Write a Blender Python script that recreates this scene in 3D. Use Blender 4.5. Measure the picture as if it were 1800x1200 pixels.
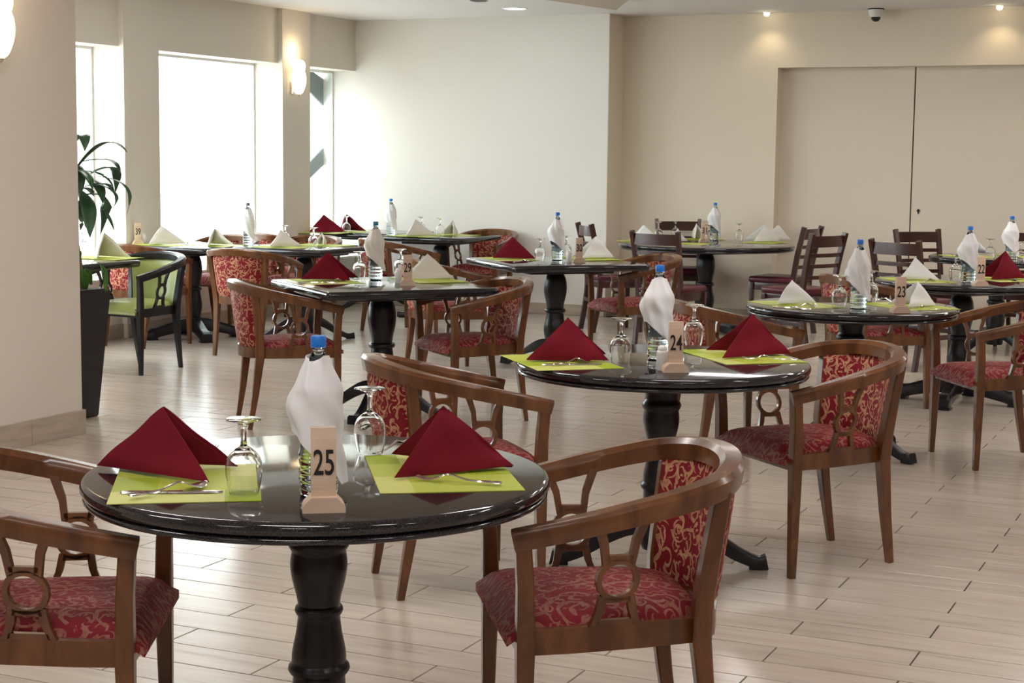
import bpy, bmesh, math, random
from math import sin, cos, pi, sqrt, atan2, radians
from mathutils import Vector, Matrix
random.seed(7)
for _o in list(bpy.data.objects): bpy.data.objects.remove(_o)
SC = bpy.context.scene
COL = SC.collection

# ------------------------------------------------------------------ camera, sky, exposure
FPX, PITCH, ROLL, CAMH = 2881.6, .1106, .0112, 1.5
_f = Vector((0, cos(PITCH), -sin(PITCH))); _r = Vector((1, 0, 0)); _u = _r.cross(_f)
_r, _u = cos(ROLL)*_r + sin(ROLL)*_u, -sin(ROLL)*_r + cos(ROLL)*_u
cam = bpy.data.cameras.new('camera'); camo = bpy.data.objects.new('camera', cam); COL.objects.link(camo)
cam.sensor_width = 36; cam.lens = 36*FPX/1800; cam.clip_start = .05; cam.clip_end = 200
camo.matrix_world = Matrix(((_r.x, _u.x, -_f.x, 0), (_r.y, _u.y, -_f.y, 0), (_r.z, _u.z, -_f.z, CAMH), (0, 0, 0, 1)))
SC.camera = camo
W = bpy.data.worlds.new('world'); SC.world = W; W.use_nodes = True
W.node_tree.nodes['Background'].inputs[0].default_value = (.93, .97, 1, 1)
W.node_tree.nodes['Background'].inputs[1].default_value = 10.0
SC.view_settings.view_transform = 'Standard'; SC.view_settings.look = 'None'
SC.view_settings.gamma = 1; SC.view_settings.use_curve_mapping = False
SC.view_settings.exposure = 0.0
try:
    SC.cycles.use_denoising = True
    SC.cycles.max_bounces = 14; SC.cycles.transmission_bounces = 14; SC.cycles.transparent_max_bounces = 12
    SC.cycles.sample_clamp_indirect = 6
except Exception: pass

def at(x, y, z=0.0):
    """world point at height z seen at photo pixel x, y (1800 x 1200)"""
    d = _f*FPX + _r*(x-900) + _u*(600-y)
    k = (z-CAMH)/d.z
    return Vector((d.x*k, d.y*k, z))
YAW = .4315
TA = Vector((cos(YAW), -sin(YAW), 0)); TB = Vector((sin(YAW), cos(YAW), 0))
def ab(s, t, z=0.0): return TA*s + TB*t + Vector((0, 0, z))
CEIL = 2.88
S_WALL, S_PIER, S_GLASS, S_NEAR = -8.55, -8.50, -8.80, -5.78
T_BACK, T_ALC, T_PILLAR = 14.68, 15.07, 7.0
# ceiling lamps of the rest of the room (behind and beside the camera); the last three are added to brighten the alcove wall
LAMPS = [(-4.2, 1.5), (-1.4, 1.5), (1.4, 1.5), (4.2, 1.5), (-4.2, 5.2), (-1.4, 5.2), (1.4, 5.2), (4.2, 5.2),
         (-6.6, 9.2), (-3.6, 9.2), (-.6, 9.2), (2.4, 9.2), (-2.8, -2), (0, -2), (2.8, -2), (-3.4, 12.2), (-.9, 12.2), (1.6, 12.2)]
LAMP_POWER = 21
LAMP_COL = (1, .92, .83)

# ------------------------------------------------------------------ materials
MATS = {}
def nodes_of(m): return m.node_tree.nodes, m.node_tree.links
def mat(name, col, rough=.5, metal=0, bump=0, bscale=200, var=0, vscale=8, ior=1.5, spec=.5, coat=0, sheen=0, trans=0, emit=None, estr=0):
    m = bpy.data.materials.new(name); m.use_nodes = True; MATS[name] = m
    N, L = nodes_of(m); b = N['Principled BSDF']
    b.inputs['Base Color'].default_value = (*col, 1); b.inputs['Roughness'].default_value = rough
    b.inputs['Metallic'].default_value = metal; b.inputs['IOR'].default_value = ior
    b.inputs['Specular IOR Level'].default_value = spec; b.inputs['Coat Weight'].default_value = coat
    b.inputs['Sheen Weight'].default_value = sheen; b.inputs['Transmission Weight'].default_value = trans
    if emit: b.inputs['Emission Color'].default_value = (*emit, 1); b.inputs['Emission Strength'].default_value = estr
    tc = N.new('ShaderNodeTexCoord')
    if var:
        n = N.new('ShaderNodeTexNoise'); n.inputs['Scale'].default_value = vscale; n.inputs['Detail'].default_value = 4
        L.new(tc.outputs['Object'], n.inputs['Vector'])
        r = N.new('ShaderNodeValToRGB'); L.new(n.outputs['Fac'], r.inputs['Fac'])
        r.color_ramp.elements[0].position = .3; r.color_ramp.elements[1].position = .7
        r.color_ramp.elements[0].color = (*[c*(1-var) for c in col], 1); r.color_ramp.elements[1].color = (*[min(1, c*(1+var)) for c in col], 1)
        L.new(r.outputs['Color'], b.inputs['Base Color'])
    if bump:
        n = N.new('ShaderNodeTexNoise'); n.inputs['Scale'].default_value = bscale; n.inputs['Detail'].default_value = 3
        L.new(tc.outputs['Object'], n.inputs['Vector'])
        bp = N.new('ShaderNodeBump'); bp.inputs['Strength'].default_value = bump; bp.inputs['Distance'].default_value = .002
        L.new(n.outputs['Fac'], bp.inputs['Height']); L.new(bp.outputs['Normal'], b.inputs['Normal'])
    return m
def wood(name, c1, c2, rough, scale=(3, 3, 40), coat=.3, ramp=(.35, .7)):
    m = mat(name, c1, rough, coat=coat); N, L = nodes_of(m); b = N['Principled BSDF']
    tc = N.new('ShaderNodeTexCoord'); mp = N.new('ShaderNodeMapping'); mp.inputs['Scale'].default_value = scale
    L.new(tc.outputs['Object'], mp.inputs['Vector'])
    n = N.new('ShaderNodeTexNoise'); n.inputs['Scale'].default_value = 2.2; n.inputs['Detail'].default_value = 6; n.inputs['Distortion'].default_value = .6
    L.new(mp.outputs['Vector'], n.inputs['Vector'])
    r = N.new('ShaderNodeValToRGB'); L.new(n.outputs['Fac'], r.inputs['Fac'])
    r.color_ramp.elements[0].position, r.color_ramp.elements[1].position = ramp
    r.color_ramp.elements[0].color = (*c1, 1); r.color_ramp.elements[1].color = (*c2, 1)
    L.new(r.outputs['Color'], b.inputs['Base Color']); b.inputs['Coat Roughness'].default_value = .12
    return m
def math_n(N, L, op, a, b=None, c=None):
    n = N.new('ShaderNodeMath'); n.operation = op
    for i, v in enumerate((a, b, c)):
        if v is None: continue
        if isinstance(v, (int, float)): n.inputs[i].default_value = v
        else: L.new(v, n.inputs[i])
    return n.outputs[0]
def damask(name, red, red2, cream, amount=1.0, scale=15.0):
    """woven scrolls: comma curls around scattered centres on the UV plane"""
    m = mat(name, red, .7, spec=.22); N, L = nodes_of(m); b = N['Principled BSDF']
    uv = N.new('ShaderNodeUVMap'); uv.uv_map = 'UVMap'
    wz = N.new('ShaderNodeTexNoise'); wz.inputs['Scale'].default_value = 14; L.new(uv.outputs[0], wz.inputs['Vector'])
    w1 = N.new('ShaderNodeVectorMath'); w1.operation = 'SCALE'; w1.inputs['Scale'].default_value = .035; L.new(wz.outputs['Color'], w1.inputs[0])
    w2 = N.new('ShaderNodeVectorMath'); w2.operation = 'ADD'; L.new(uv.outputs[0], w2.inputs[0]); L.new(w1.outputs[0], w2.inputs[1])
    total = None
    for k, (sc, off, arms, wid) in enumerate(((scale, 0, 1, .30), (scale*1.55, 3.7, 2, .26), (scale*.8, 8.1, 1, .16))):
        mp = N.new('ShaderNodeMapping'); mp.inputs['Scale'].default_value = (sc, sc*.82, 1); mp.inputs['Location'].default_value = (off, off*1.3, 0)
        L.new(w2.outputs[0], mp.inputs['Vector'])
        v = N.new('ShaderNodeTexVoronoi'); v.voronoi_dimensions = '2D'; v.inputs['Scale'].default_value = 1; v.inputs['Randomness'].default_value = .75
        L.new(mp.outputs[0], v.inputs['Vector'])
        d = N.new('ShaderNodeVectorMath'); d.operation = 'SUBTRACT'; L.new(mp.outputs[0], d.inputs[0]); L.new(v.outputs['Position'], d.inputs[1])
        sx = N.new('ShaderNodeSeparateXYZ'); L.new(d.outputs[0], sx.inputs[0])
        ang = math_n(N, L, 'ARCTAN2', sx.outputs[1], sx.outputs[0])
        sc_ = N.new('ShaderNodeSeparateColor'); L.new(v.outputs['Color'], sc_.inputs[0])
        sgn = math_n(N, L, 'SIGN', math_n(N, L, 'SUBTRACT', sc_.outputs[1], .5))
        turn = math_n(N, L, 'MULTIPLY', math_n(N, L, 'DIVIDE', ang, 2*pi), sgn)
        rr = math_n(N, L, 'MULTIPLY', v.outputs['Distance'], 2.6)
        ph = math_n(N, L, 'ADD', math_n(N, L, 'ADD', math_n(N, L, 'MULTIPLY', turn, arms), rr), sc_.outputs[0])
        fr = math_n(N, L, 'ABSOLUTE', math_n(N, L, 'SUBTRACT', math_n(N, L, 'FRACT', ph), .5))
        arm = math_n(N, L, 'LESS_THAN', fr, wid*.60)
        inr = math_n(N, L, 'LESS_THAN', v.outputs['Distance'], .52); out = math_n(N, L, 'GREATER_THAN', v.outputs['Distance'], .07)
        cut = math_n(N, L, 'LESS_THAN', math_n(N, L, 'FRACT', math_n(N, L, 'ADD', math_n(N, L, 'DIVIDE', ang, 2*pi), sc_.outputs[2])), .74)
        q = math_n(N, L, 'MULTIPLY', math_n(N, L, 'MULTIPLY', arm, cut), math_n(N, L, 'MULTIPLY', inr, out))
        total = q if total is None else math_n(N, L, 'MAXIMUM', total, q)
    n2 = N.new('ShaderNodeTexNoise'); n2.inputs['Scale'].default_value = 60; L.new(uv.outputs[0], n2.inputs['Vector'])
    thr = N.new('ShaderNodeMapRange'); thr.inputs['From Min'].default_value = .35; thr.inputs['From Max'].default_value = .6
    thr.inputs['To Min'].default_value = .55*amount; thr.inputs['To Max'].default_value = amount; L.new(n2.outputs['Fac'], thr.inputs['Value'])
    fac = math_n(N, L, 'MULTIPLY', total, thr.outputs[0])
    n3 = N.new('ShaderNodeTexNoise'); n3.inputs['Scale'].default_value = 7; L.new(uv.outputs[0], n3.inputs['Vector'])
    base = N.new('ShaderNodeMixRGB'); base.inputs[1].default_value = (*red, 1); base.inputs[2].default_value = (*red2, 1); L.new(n3.outputs['Fac'], base.inputs[0])
    mx = N.new('ShaderNodeMixRGB'); L.new(fac, mx.inputs[0]); L.new(base.outputs[0], mx.inputs[1]); mx.inputs[2].default_value = (*cream, 1)
    L.new(mx.outputs[0], b.inputs['Base Color'])
    bp = N.new('ShaderNodeBump'); bp.inputs['Strength'].default_value = .35; bp.inputs['Distance'].default_value = .002
    L.new(total, bp.inputs['Height']); L.new(bp.outputs[0], b.inputs['Normal'])
    return m
CHAIRWOOD = wood('chair wood', (.082, .027, .0075), (.185, .068, .019), .27, (6, 6, 2), .22)
LADWOOD = wood('mahogany', (.034, .008, .007), (.062, .014, .010), .30, (6, 6, 2), .25)
GREENWOOD = mat('black lacquer', (.009, .008, .010), .28, spec=.4)
DAM = damask('red damask', (.17, .006, .013), (.25, .010, .020), (.58, .33, .18), .9)
DAMS = damask('seat damask', (.17, .009, .016), (.27, .017, .028), (.46, .27, .18), .5)
LIME = mat('green vinyl', (.36, .40, .13), .35, var=.08)
BURG = mat('burgundy leather', (.085, .012, .022), .30, var=.25, vscale=6, spec=.4)
GRAN = mat('black granite', (.010, .010, .012), .07, spec=.6)
def _gran():
    N, L = nodes_of(GRAN); b = N['Principled BSDF']; tc = N.new('ShaderNodeTexCoord')
    v = N.new('ShaderNodeTexNoise'); v.inputs['Scale'].default_value = 420; v.inputs['Detail'].default_value = 2; L.new(tc.outputs['Object'], v.inputs['Vector'])
    r = N.new('ShaderNodeValToRGB'); r.color_ramp.elements[0].position = .56; r.color_ramp.elements[1].position = .70
    r.color_ramp.elements[0].color = (.011, .010, .012, 1); r.color_ramp.elements[1].color = (.07, .066, .07, 1)
    L.new(v.outputs['Fac'], r.inputs['Fac']); L.new(r.outputs['Color'], b.inputs['Base Color'])
_gran()
PED = mat('black painted wood', (.009, .008, .010), .30, bump=.15, bscale=25, spec=.4)
WHITEN = mat('white linen', (.80, .79, .80), .85, bump=.25, bscale=500, sheen=.3)
IVORY = mat('ivory linen', (.76, .72, .66), .85, bump=.25, bscale=500, sheen=.3)
REDN = mat('wine red linen', (.165, .007, .017), .85, bump=.3, bscale=500, var=.12, vscale=10, spec=.15)
STEEL = mat('polished steel', (.75, .73, .70), .16, metal=1)
PALEW = wood('pale beech', (.60, .43, .31), (.68, .52, .40), .55, (3, 3, 25), 0)
BLACK = mat('black print', (.006, .006, .006), .5)
CERAM = mat('white ceramic', (.80, .79, .77), .25, coat=.3)
CAPB = mat('blue cap', (.005, .16, .62), .35); CAPG = mat('grey cap', (.12, .14, .16), .35); CAPT = mat('teal cap', (.01, .17, .25), .35)
GLASS = mat('clear glass', (1, 1, 1), .0, trans=1, ior=1.45)
WATER = mat('drinking water', (.93, .98, 1), .0, trans=1, ior=1.10)
PET = mat('water bottle plastic', (.93, .98, 1), .0, trans=1, ior=1.22)
WALLM = mat('cream wall paint', (.74, .68, .60), .75, bump=.12, bscale=90, var=.012, vscale=1.5)
WALLB = mat('white wall paint', (.80, .77, .73), .75, bump=.12, bscale=90)
WALLT = mat('tan wall paint', (.77, .68, .555), .75, bump=.12, bscale=90)
DOORM = mat('cream partition', (.73, .65, .54), .6, bump=.08, bscale=90)
CEILM = mat('ceiling paint', (.80, .77, .77), .8)
SKIRT = wood('skirting tile', (.42, .34, .27), (.52, .44, .36), .35, (2, 2, 14), .2)
GROUT = mat('dark joint', (.035, .028, .024), .8)
ALU = mat('grey aluminium', (.55, .58, .60), .35, metal=.6)
POTM = mat('charcoal planter', (.010, .0095, .012), .5, bump=.3, bscale=180)
LEAF = mat('dark green leaf', (.038, .105, .045), .38, var=.4, vscale=9)
LEAFY = mat('bright green leaf', (.05, .14, .02), .38, var=.3, vscale=9)
STEM = mat('brown cane', (.18, .12, .06), .8, bump=.4, bscale=60)
SOIL = mat('soil', (.03, .02, .015), .95, bump=.6, bscale=60)
DARK = mat('dark plastic', (.01, .01, .012), .2); WPL = mat('white plastic', (.75, .75, .73), .35)
SHADE = mat('sconce glass', (1, .93, .75), .4, emit=(1, .84, .55), estr=1.5)
LAMPM = mat('lamp diffuser', (1, 1, 1), .4, emit=(.95, .97, 1), estr=9)
SPOTM = mat('spot lamp', (1, .9, .7), .4, emit=(1, .85, .55), estr=14)
CONC = mat('terrace concrete', (.6, .6, .58), .8)
PANE = bpy.data.materials.new('window pane'); PANE.use_nodes = True
def _pane():
    N, L = nodes_of(PANE); N.remove(N['Principled BSDF'])
    t = N.new('ShaderNodeBsdfTransparent'); g = N.new('ShaderNodeBsdfGlossy'); g.inputs['Roughness'].default_value = .02
    t.inputs[0].default_value = (.93, .97, .96, 1)
    x = N.new('ShaderNodeMixShader'); x.inputs[0].default_value = .06; L.new(t.outputs[0], x.inputs[1]); L.new(g.outputs[0], x.inputs[2])
    L.new(x.outputs[0], N['Material Output'].inputs['Surface'])
_pane()
# lime place mat: printed blocks of lighter and darker green
MATM = mat('lime placemat', (.50, .60, .06), .55)
def _matm():
    N, L = nodes_of(MATM); b = N['Principled BSDF']; uv = N.new('ShaderNodeUVMap'); uv.uv_map = 'UVMap'
    mp = N.new('ShaderNodeMapping'); mp.inputs['Scale'].default_value = (2.2, 3, 1); mp.inputs['Location'].default_value = (.33, .2, 0); L.new(uv.outputs[0], mp.inputs[0])
    sx = N.new('ShaderNodeSeparateXYZ'); L.new(mp.outputs[0], sx.inputs[0])
    cb = N.new('ShaderNodeCombineXYZ')
    L.new(math_n(N, L, 'FLOOR', sx.outputs[0]), cb.inputs[0]); L.new(math_n(N, L, 'FLOOR', sx.outputs[1]), cb.inputs[1])
    w = N.new('ShaderNodeTexWhiteNoise'); w.noise_dimensions = '2D'; L.new(cb.outputs[0], w.inputs['Vector'])
    r = N.new('ShaderNodeValToRGB'); r.color_ramp.interpolation = 'CONSTANT'; e = r.color_ramp.elements
    e[0].color = (.33, .43, .012, 1); e[1].position = .33; e[1].color = (.46, .52, .06, 1)
    x = e.new(.66); x.color = (.58, .60, .16, 1)
    L.new(w.outputs['Value'], r.inputs['Fac']); L.new(r.outputs['Color'], b.inputs['Base Color'])
_matm()
# floor tiles: printed pale timber
def tilemat(name):
    m = mat(name, (.6, .5, .42), .24, coat=0, spec=.55); N, L = nodes_of(m); b = N['Principled BSDF']
    tc = N.new('ShaderNodeTexCoord'); oi = N.new('ShaderNodeObjectInfo'); geo = N.new('ShaderNodeNewGeometry')
    mp = N.new('ShaderNodeMapping'); mp.inputs['Rotation'].default_value = (0, 0, YAW); L.new(geo.outputs['Position'], mp.inputs['Vector'])
    m2 = N.new('ShaderNodeMapping'); m2.inputs['Scale'].default_value = (1.6, 16, 1); L.new(mp.outputs[0], m2.inputs['Vector'])
    n = N.new('ShaderNodeTexNoise'); n.inputs['Scale'].default_value = 1.2; n.inputs['Detail'].default_value = 7; n.inputs['Roughness'].default_value = .6
    L.new(m2.outputs[0], n.inputs['Vector'])
    r = N.new('ShaderNodeValToRGB'); e = r.color_ramp.elements; e[0].position = .28; e[1].position = .70
    e[0].color = (.37, .295, .235, 1); e[1].color = (.56, .475, .405, 1); x = e.new(.42); x.color = (.495, .415, .35, 1)
    L.new(n.outputs['Fac'], r.inputs['Fac'])
    n2 = N.new('ShaderNodeTexNoise'); n2.inputs['Scale'].default_value = 3; L.new(mp.outputs[0], n2.inputs['Vector'])
    sx = N.new('ShaderNodeSeparateXYZ'); L.new(mp.outputs[0], sx.inputs[0])
    row = math_n(N, L, 'FLOOR', math_n(N, L, 'DIVIDE', math_n(N, L, 'SUBTRACT', sx.outputs[1], .53), .1605))
    wn = N.new('ShaderNodeTexWhiteNoise'); wn.noise_dimensions = '1D'; L.new(row, wn.inputs['W'])
    hs = N.new('ShaderNodeHueSaturation'); L.new(r.outputs['Color'], hs.inputs['Color'])
    v = math_n(N, L, 'ADD', math_n(N, L, 'MULTIPLY', wn.outputs['Value'], .08), math_n(N, L, 'MULTIPLY', n2.outputs['Fac'], .14))
    L.new(math_n(N, L, 'ADD', v, .90), hs.inputs['Value'])
    L.new(hs.outputs[0], b.inputs['Base Color'])
    rr = N.new('ShaderNodeMapRange'); rr.inputs['To Min'].default_value = .16; rr.inputs['To Max'].default_value = .27; L.new(n.outputs['Fac'], rr.inputs['Value']); L.new(rr.outputs[0], b.inputs['Roughness'])
    bp = N.new('ShaderNodeBump'); bp.inputs['Strength'].default_value = .10; bp.inputs['Distance'].default_value = .003
    L.new(n.outputs['Fac'], bp.inputs['Height']); L.new(bp.outputs[0], b.inputs['Normal'])
    return m
TILE = tilemat('timber look tile')

# ------------------------------------------------------------------ mesh helpers
def mesh_of(name, bm, m, smooth=None, uvf=None):
    """bmesh -> mesh datablock; smooth = angle below which edges are smooth; uvf(co, normal) -> uv"""
    bmesh.ops.recalc_face_normals(bm, faces=bm.faces)
    if smooth:
        for f in bm.faces: f.smooth = True
        for e in bm.edges:
            if len(e.link_faces) == 2 and e.calc_face_angle(0) > radians(smooth): e.smooth = False
    if uvf:
        lay = bm.loops.layers.uv.new('UVMap')
        for f in bm.faces:
            for l in f.loops: l[lay].uv = uvf(l.vert.co, f.normal)
    me = bpy.data.meshes.new(name); bm.to_mesh(me); bm.free()
    me.materials.append(m)
    return me
def obj(name, me, parent=None, loc=None, rotz=None):
    o = bpy.data.objects.new(name, me); COL.objects.link(o)
    if parent: o.parent = parent
    if loc is not None: o.location = loc
    if rotz is not None: o.rotation_euler = (0, 0, rotz)
    return o
TBL = {'table 25': 'nearest table 25', 'table 24': 'middle round table 24', 'table 23': 'far round table 23', 'table 22': 'right-edge table 22',
       'table 29': 'left square table 29', 'table 30': 'far square table 30', 'table 31': 'big far table 31'}
def lab_(t):
    if not t.startswith(('round', 'square', 'large')):
        for k, v in TBL.items(): t = t.replace(k, v)
    return t
def thing(name, label, cat, loc=(0, 0, 0), rotz=0, group=None):
    o = bpy.data.objects.new(name, None); COL.objects.link(o); o.empty_display_size = .1
    o.location = loc; o.rotation_euler = (0, 0, rotz); o['label'] = lab_(label); o['category'] = cat
    if group: o['group'] = group
    return o
def tag(o, label, cat, group=None):
    o['label'] = lab_(label); o['category'] = cat
    if group: o['group'] = group
    return o
def dup(src, loc, rotz, label, group=None):
    r = src.copy(); COL.objects.link(r); r.location = loc; r.rotation_euler = (0, 0, rotz); r['label'] = lab_(label)
    if group: r['group'] = group
    for ch in list(src.children):
        c = ch.copy(); COL.objects.link(c); c.parent = r
        for g in list(ch.children):
            d = g.copy(); COL.objects.link(d); d.parent = c
    return r
def add_box(bm, size, M=None, bev=0):
    t = bmesh.new(); bmesh.ops.create_cube(t, size=1); bmesh.ops.scale(t, vec=size, verts=t.verts)
    if bev: bmesh.ops.bevel(t, geom=t.edges[:], offset=bev, segments=2, profile=.6, affect='EDGES')
    if M is not None: bmesh.ops.transform(t, matrix=M, verts=t.verts)
    me = bpy.data.meshes.new('t'); t.to_mesh(me); t.free(); bm.from_mesh(me); bpy.data.meshes.remove(me)
def T(x, y, z): return Matrix.Translation((x, y, z))
def RZ(a): return Matrix.Rotation(a, 4, 'Z')
def bar(bm, p, q, s0, s1, bev=0, up=(0, 0, 1)):
    """tapered rectangular bar from p to q; s = (width, depth)"""
    p, q = Vector(p), Vector(q); d = (q-p).normalized(); up = Vector(up)
    if abs(d.dot(up)) > .95: up = Vector((0, 1, 0))
    x = d.cross(up).normalized(); y = x.cross(d)
    t = bmesh.new(); vs = []
    for c, s in ((p, s0), (q, s1)):
        for a, b in ((-1, -1), (1, -1), (1, 1), (-1, 1)): vs.append(t.verts.new(c + x*a*s[0]/2 + y*b*s[1]/2))
    for fc in ((3, 2, 1, 0), (4, 5, 6, 7), (0, 1, 5, 4), (1, 2, 6, 5), (2, 3, 7, 6), (3, 0, 4, 7)): t.faces.new([vs[i] for i in fc])
    if bev: bmesh.ops.bevel(t, geom=t.edges[:], offset=bev, segments=2, profile=.6, affect='EDGES')
    me = bpy.data.meshes.new('t'); t.to_mesh(me); t.free(); bm.from_mesh(me); bpy.data.meshes.remove(me)
def sweep(bm, path, secs, closed=False, caps=True, updir=(0, 0, 1), rollf=None):
    """sweep a section (list of (n, u) offsets, or function i -> list) along a path; n = horizontal normal"""
    n = len(path); rings = []; P = [Vector(p) for p in path]; up = Vector(updir)
    for i in range(n):
        a = P[(i-1) % n] if (closed or i > 0) else P[i]; b = P[(i+1) % n] if (closed or i < n-1) else P[i]
        t = (b-a).normalized(); x = t.cross(up)
        x = x.normalized() if x.length > 1e-5 else Vector((1, 0, 0)); y = x.cross(t)
        if rollf:
            r = rollf(i/(n-1)); x, y = x*cos(r)+y*sin(r), -x*sin(r)+y*cos(r)
        sec = secs(i/(n-1)) if callable(secs) else secs
        rings.append([bm.verts.new(P[i] + x*s[0] + y*s[1]) for s in sec])
    k = len(rings[0])
    for i in range(n if closed else n-1):
        A, B = rings[i], rings[(i+1) % n]
        for j in range(k): bm.faces.new((A[j], A[(j+1) % k], B[(j+1) % k], B[j]))
    if caps and not closed: bm.faces.new(rings[0][::-1]); bm.faces.new(rings[-1])
def lathe(bm, prof, n=32, c=(0, 0, 0), closed=False):
    rings = []
    for r, z in prof:
        if r < 1e-6: rings.append([bm.verts.new((c[0], c[1], c[2]+z))])
        else: rings.append([bm.verts.new((c[0]+r*cos(2*pi*i/n), c[1]+r*sin(2*pi*i/n), c[2]+z)) for i in range(n)])
    m = len(rings)
    for a in range(m if closed else m-1):
        A, B = rings[a], rings[(a+1) % m]
        for i in range(n):
            j = (i+1) % n
            if len(A) == 1 and len(B) == 1: continue
            if len(A) == 1: bm.faces.new((A[0], B[i], B[j]))
            elif len(B) == 1: bm.faces.new((A[i], A[j], B[0]))
            else: bm.faces.new((A[i], A[j], B[j], B[i]))
def smoothprof(pts, k=5):
    """Catmull-Rom through profile points"""
    out = []; P = [pts[0]]+list(pts)+[pts[-1]]
    for i in range(1, len(P)-2):
        p0, p1, p2, p3 = P[i-1:i+3]
        for j in range(k):
            t = j/k
            out.append(tuple(.5*((2*p1[d]) + (-p0[d]+p2[d])*t + (2*p0[d]-5*p1[d]+4*p2[d]-p3[d])*t*t + (-p0[d]+3*p1[d]-3*p2[d]+p3[d])*t**3) for d in range(len(p1))))
    out.append(tuple(pts[-1])); return out
def extrude_poly(bm, pts, thick, M=None):
    """polygon in the local x-z plane, thickness along y"""
    t = bmesh.new(); a = [t.verts.new((x, -thick/2, z)) for x, z in pts]; b = [t.verts.new((x, thick/2, z)) for x, z in pts]
    n = len(pts); t.faces.new(a); t.faces.new(b[::-1])
    for i in range(n): t.faces.new((a[i], b[i], b[(i+1) % n], a[(i+1) % n]))
    if M is not None: bmesh.ops.transform(t, matrix=M, verts=t.verts)
    me = bpy.data.meshes.new('t'); t.to_mesh(me); t.free(); bm.from_mesh(me); bpy.data.meshes.remove(me)
def heading(f): return atan2(f[1], f[0])-pi/2
def uv_box(co, n):
    if abs(n.z) > .6: return (co.x, co.y)
    if abs(n.y) > abs(n.x): return (co.x, co.z+.3*co.y)
    return (co.y, co.z)

# ------------------------------------------------------------------ room shell
def struct(name, bm, m, smooth=None, parent=None):
    o = obj(name, mesh_of(name, bm, m, smooth), parent)
    if not parent: o['kind'] = 'structure'
    return o
def slab(bm, s0, s1, t0, t1, z0, z1):
    """box aligned with the room axes"""
    c = ab((s0+s1)/2, (t0+t1)/2, (z0+z1)/2)
    add_box(bm, (abs(s1-s0), abs(t1-t0), abs(z1-z0)), Matrix.Translation(c) @ RZ(-YAW))
def wall(name, boxes, m):
    bm = bmesh.new()
    for b in boxes: slab(bm, *b)
    return struct(name, bm, m)
S_R, T_F = 8.0, -5.0
FL = wall('floor', [(-9.3, S_R+.3, T_F-.3, 16.2, -.12, -.006)], GROUT)
# floor tiles, 0.86 x 0.16, every other row shifted half a tile: one mesh, one object per tile
TW, TL_ = .1605, .8575
def tile_mesh(l):
    bm = bmesh.new(); add_box(bm, (l, TW-.0044, .012), None, 0)
    top = [e for e in bm.edges if all(v.co.z > 0 for v in e.verts)]
    bmesh.ops.bevel(bm, geom=top, offset=.0006, segments=1, affect='EDGES')
    bmesh.ops.translate(bm, verts=bm.verts, vec=(0, 0, -.006))
    return mesh_of('tile', bm, TILE)
full = tile_mesh(TL_-.0055); near, far = [], []
for n in range(-8, 96):
    t = .53 + (n+.5)*TW
    s0 = -.91 if n % 2 else -1.32
    for k in range(-9, 12):
        s = s0 + (k+.5)*TL_
        if s < -8.6+TL_/2 and t < T_PILLAR-1: continue
        if s < S_GLASS+TL_/2-.3 or s > S_R or t > T_ALC+.1: continue
        if t > T_BACK and s < S_NEAR: continue
        p = ab(s, t); q = (p-Vector((0, 0, CAMH))); zz = q.dot(_f)
        vis = False
        if zz > 1:
            x = 900+FPX*q.dot(_r)/zz; y = 600-FPX*q.dot(_u)/zz
            m_ = .45*FPX/zz
            vis = -m_ < x < 1800+m_ and y < 1200+.3*m_ and not (s < S_NEAR and t < T_PILLAR)
        (near if vis else far).append((zz if zz > 0 else 99, s, t))
near.sort(); far += near[300:]; near = near[:300]
for zz, s, t in near:
    o = obj('tile', full, FL, ab(s, t), -YAW+random.uniform(-.0006, .0006))
    o.location.z += random.uniform(-.0004, .0004)
bm = bmesh.new()
for zz, s, t in far:
    M = Matrix.Translation(ab(s, t)) @ RZ(-YAW)
    v = [bm.verts.new(M @ Vector((a*(TL_-.003)/2, b*(TW-.0040)/2, 0))) for a, b in ((-1, -1), (1, -1), (1, 1), (-1, 1))]
    w = [bm.verts.new(M @ Vector((a*(TL_-.003)/2, b*(TW-.0040)/2, -.006))) for a, b in ((-1, -1), (1, -1), (1, 1), (-1, 1))]
    bm.faces.new(v)
    for i in range(4): bm.faces.new((v[i], w[i], w[(i+1) % 4], v[(i+1) % 4]))
me = bpy.data.meshes.new('floor_tiles'); bmesh.ops.recalc_face_normals(bm, faces=bm.faces); bm.to_mesh(me); bm.free(); me.materials.append(TILE)
o = obj('floor_tiles', me, FL); o['kind'] = 'stuff'

# window wall: piers, recessed headers, low walls, deep reveals
P1, P2, P3, P4 = 10.88, 11.347, 13.24, 13.727     # pier edges along the wall
Z_SILL, Z_HEAD = .48, 2.375
wall('wall_left', [
    (S_GLASS-.25, S_PIER, P1, P2, 0, CEIL), (S_GLASS-.25, S_PIER, P3, P4, 0, CEIL),
    (S_GLASS-.25, S_WALL, T_PILLAR-1.6, P1, Z_HEAD, CEIL), (S_GLASS-.25, S_WALL, P2, P3, Z_HEAD, CEIL), (S_GLASS-.25, S_WALL, P4, T_BACK+.05, Z_HEAD, CEIL),
    (S_GLASS-.25, S_WALL, T_PILLAR-1.6, P1, 0, Z_SILL), (S_GLASS-.25, S_WALL, P2, P3, 0, Z_SILL), (S_GLASS-.25, S_WALL, P4, T_BACK+.05, 0, Z_SILL)], WALLM)
wall('wall_pillar', [(S_GLASS-.4, S_NEAR, T_F, T_PILLAR, 0, CEIL)], WALLM)
wall('wall_back', [(S_GLASS-.3, S_NEAR-.0, T_BACK, T_ALC+.3, 0, CEIL)], WALLB)
DJ = -4.243                                        # left jamb of the partition recess
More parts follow.
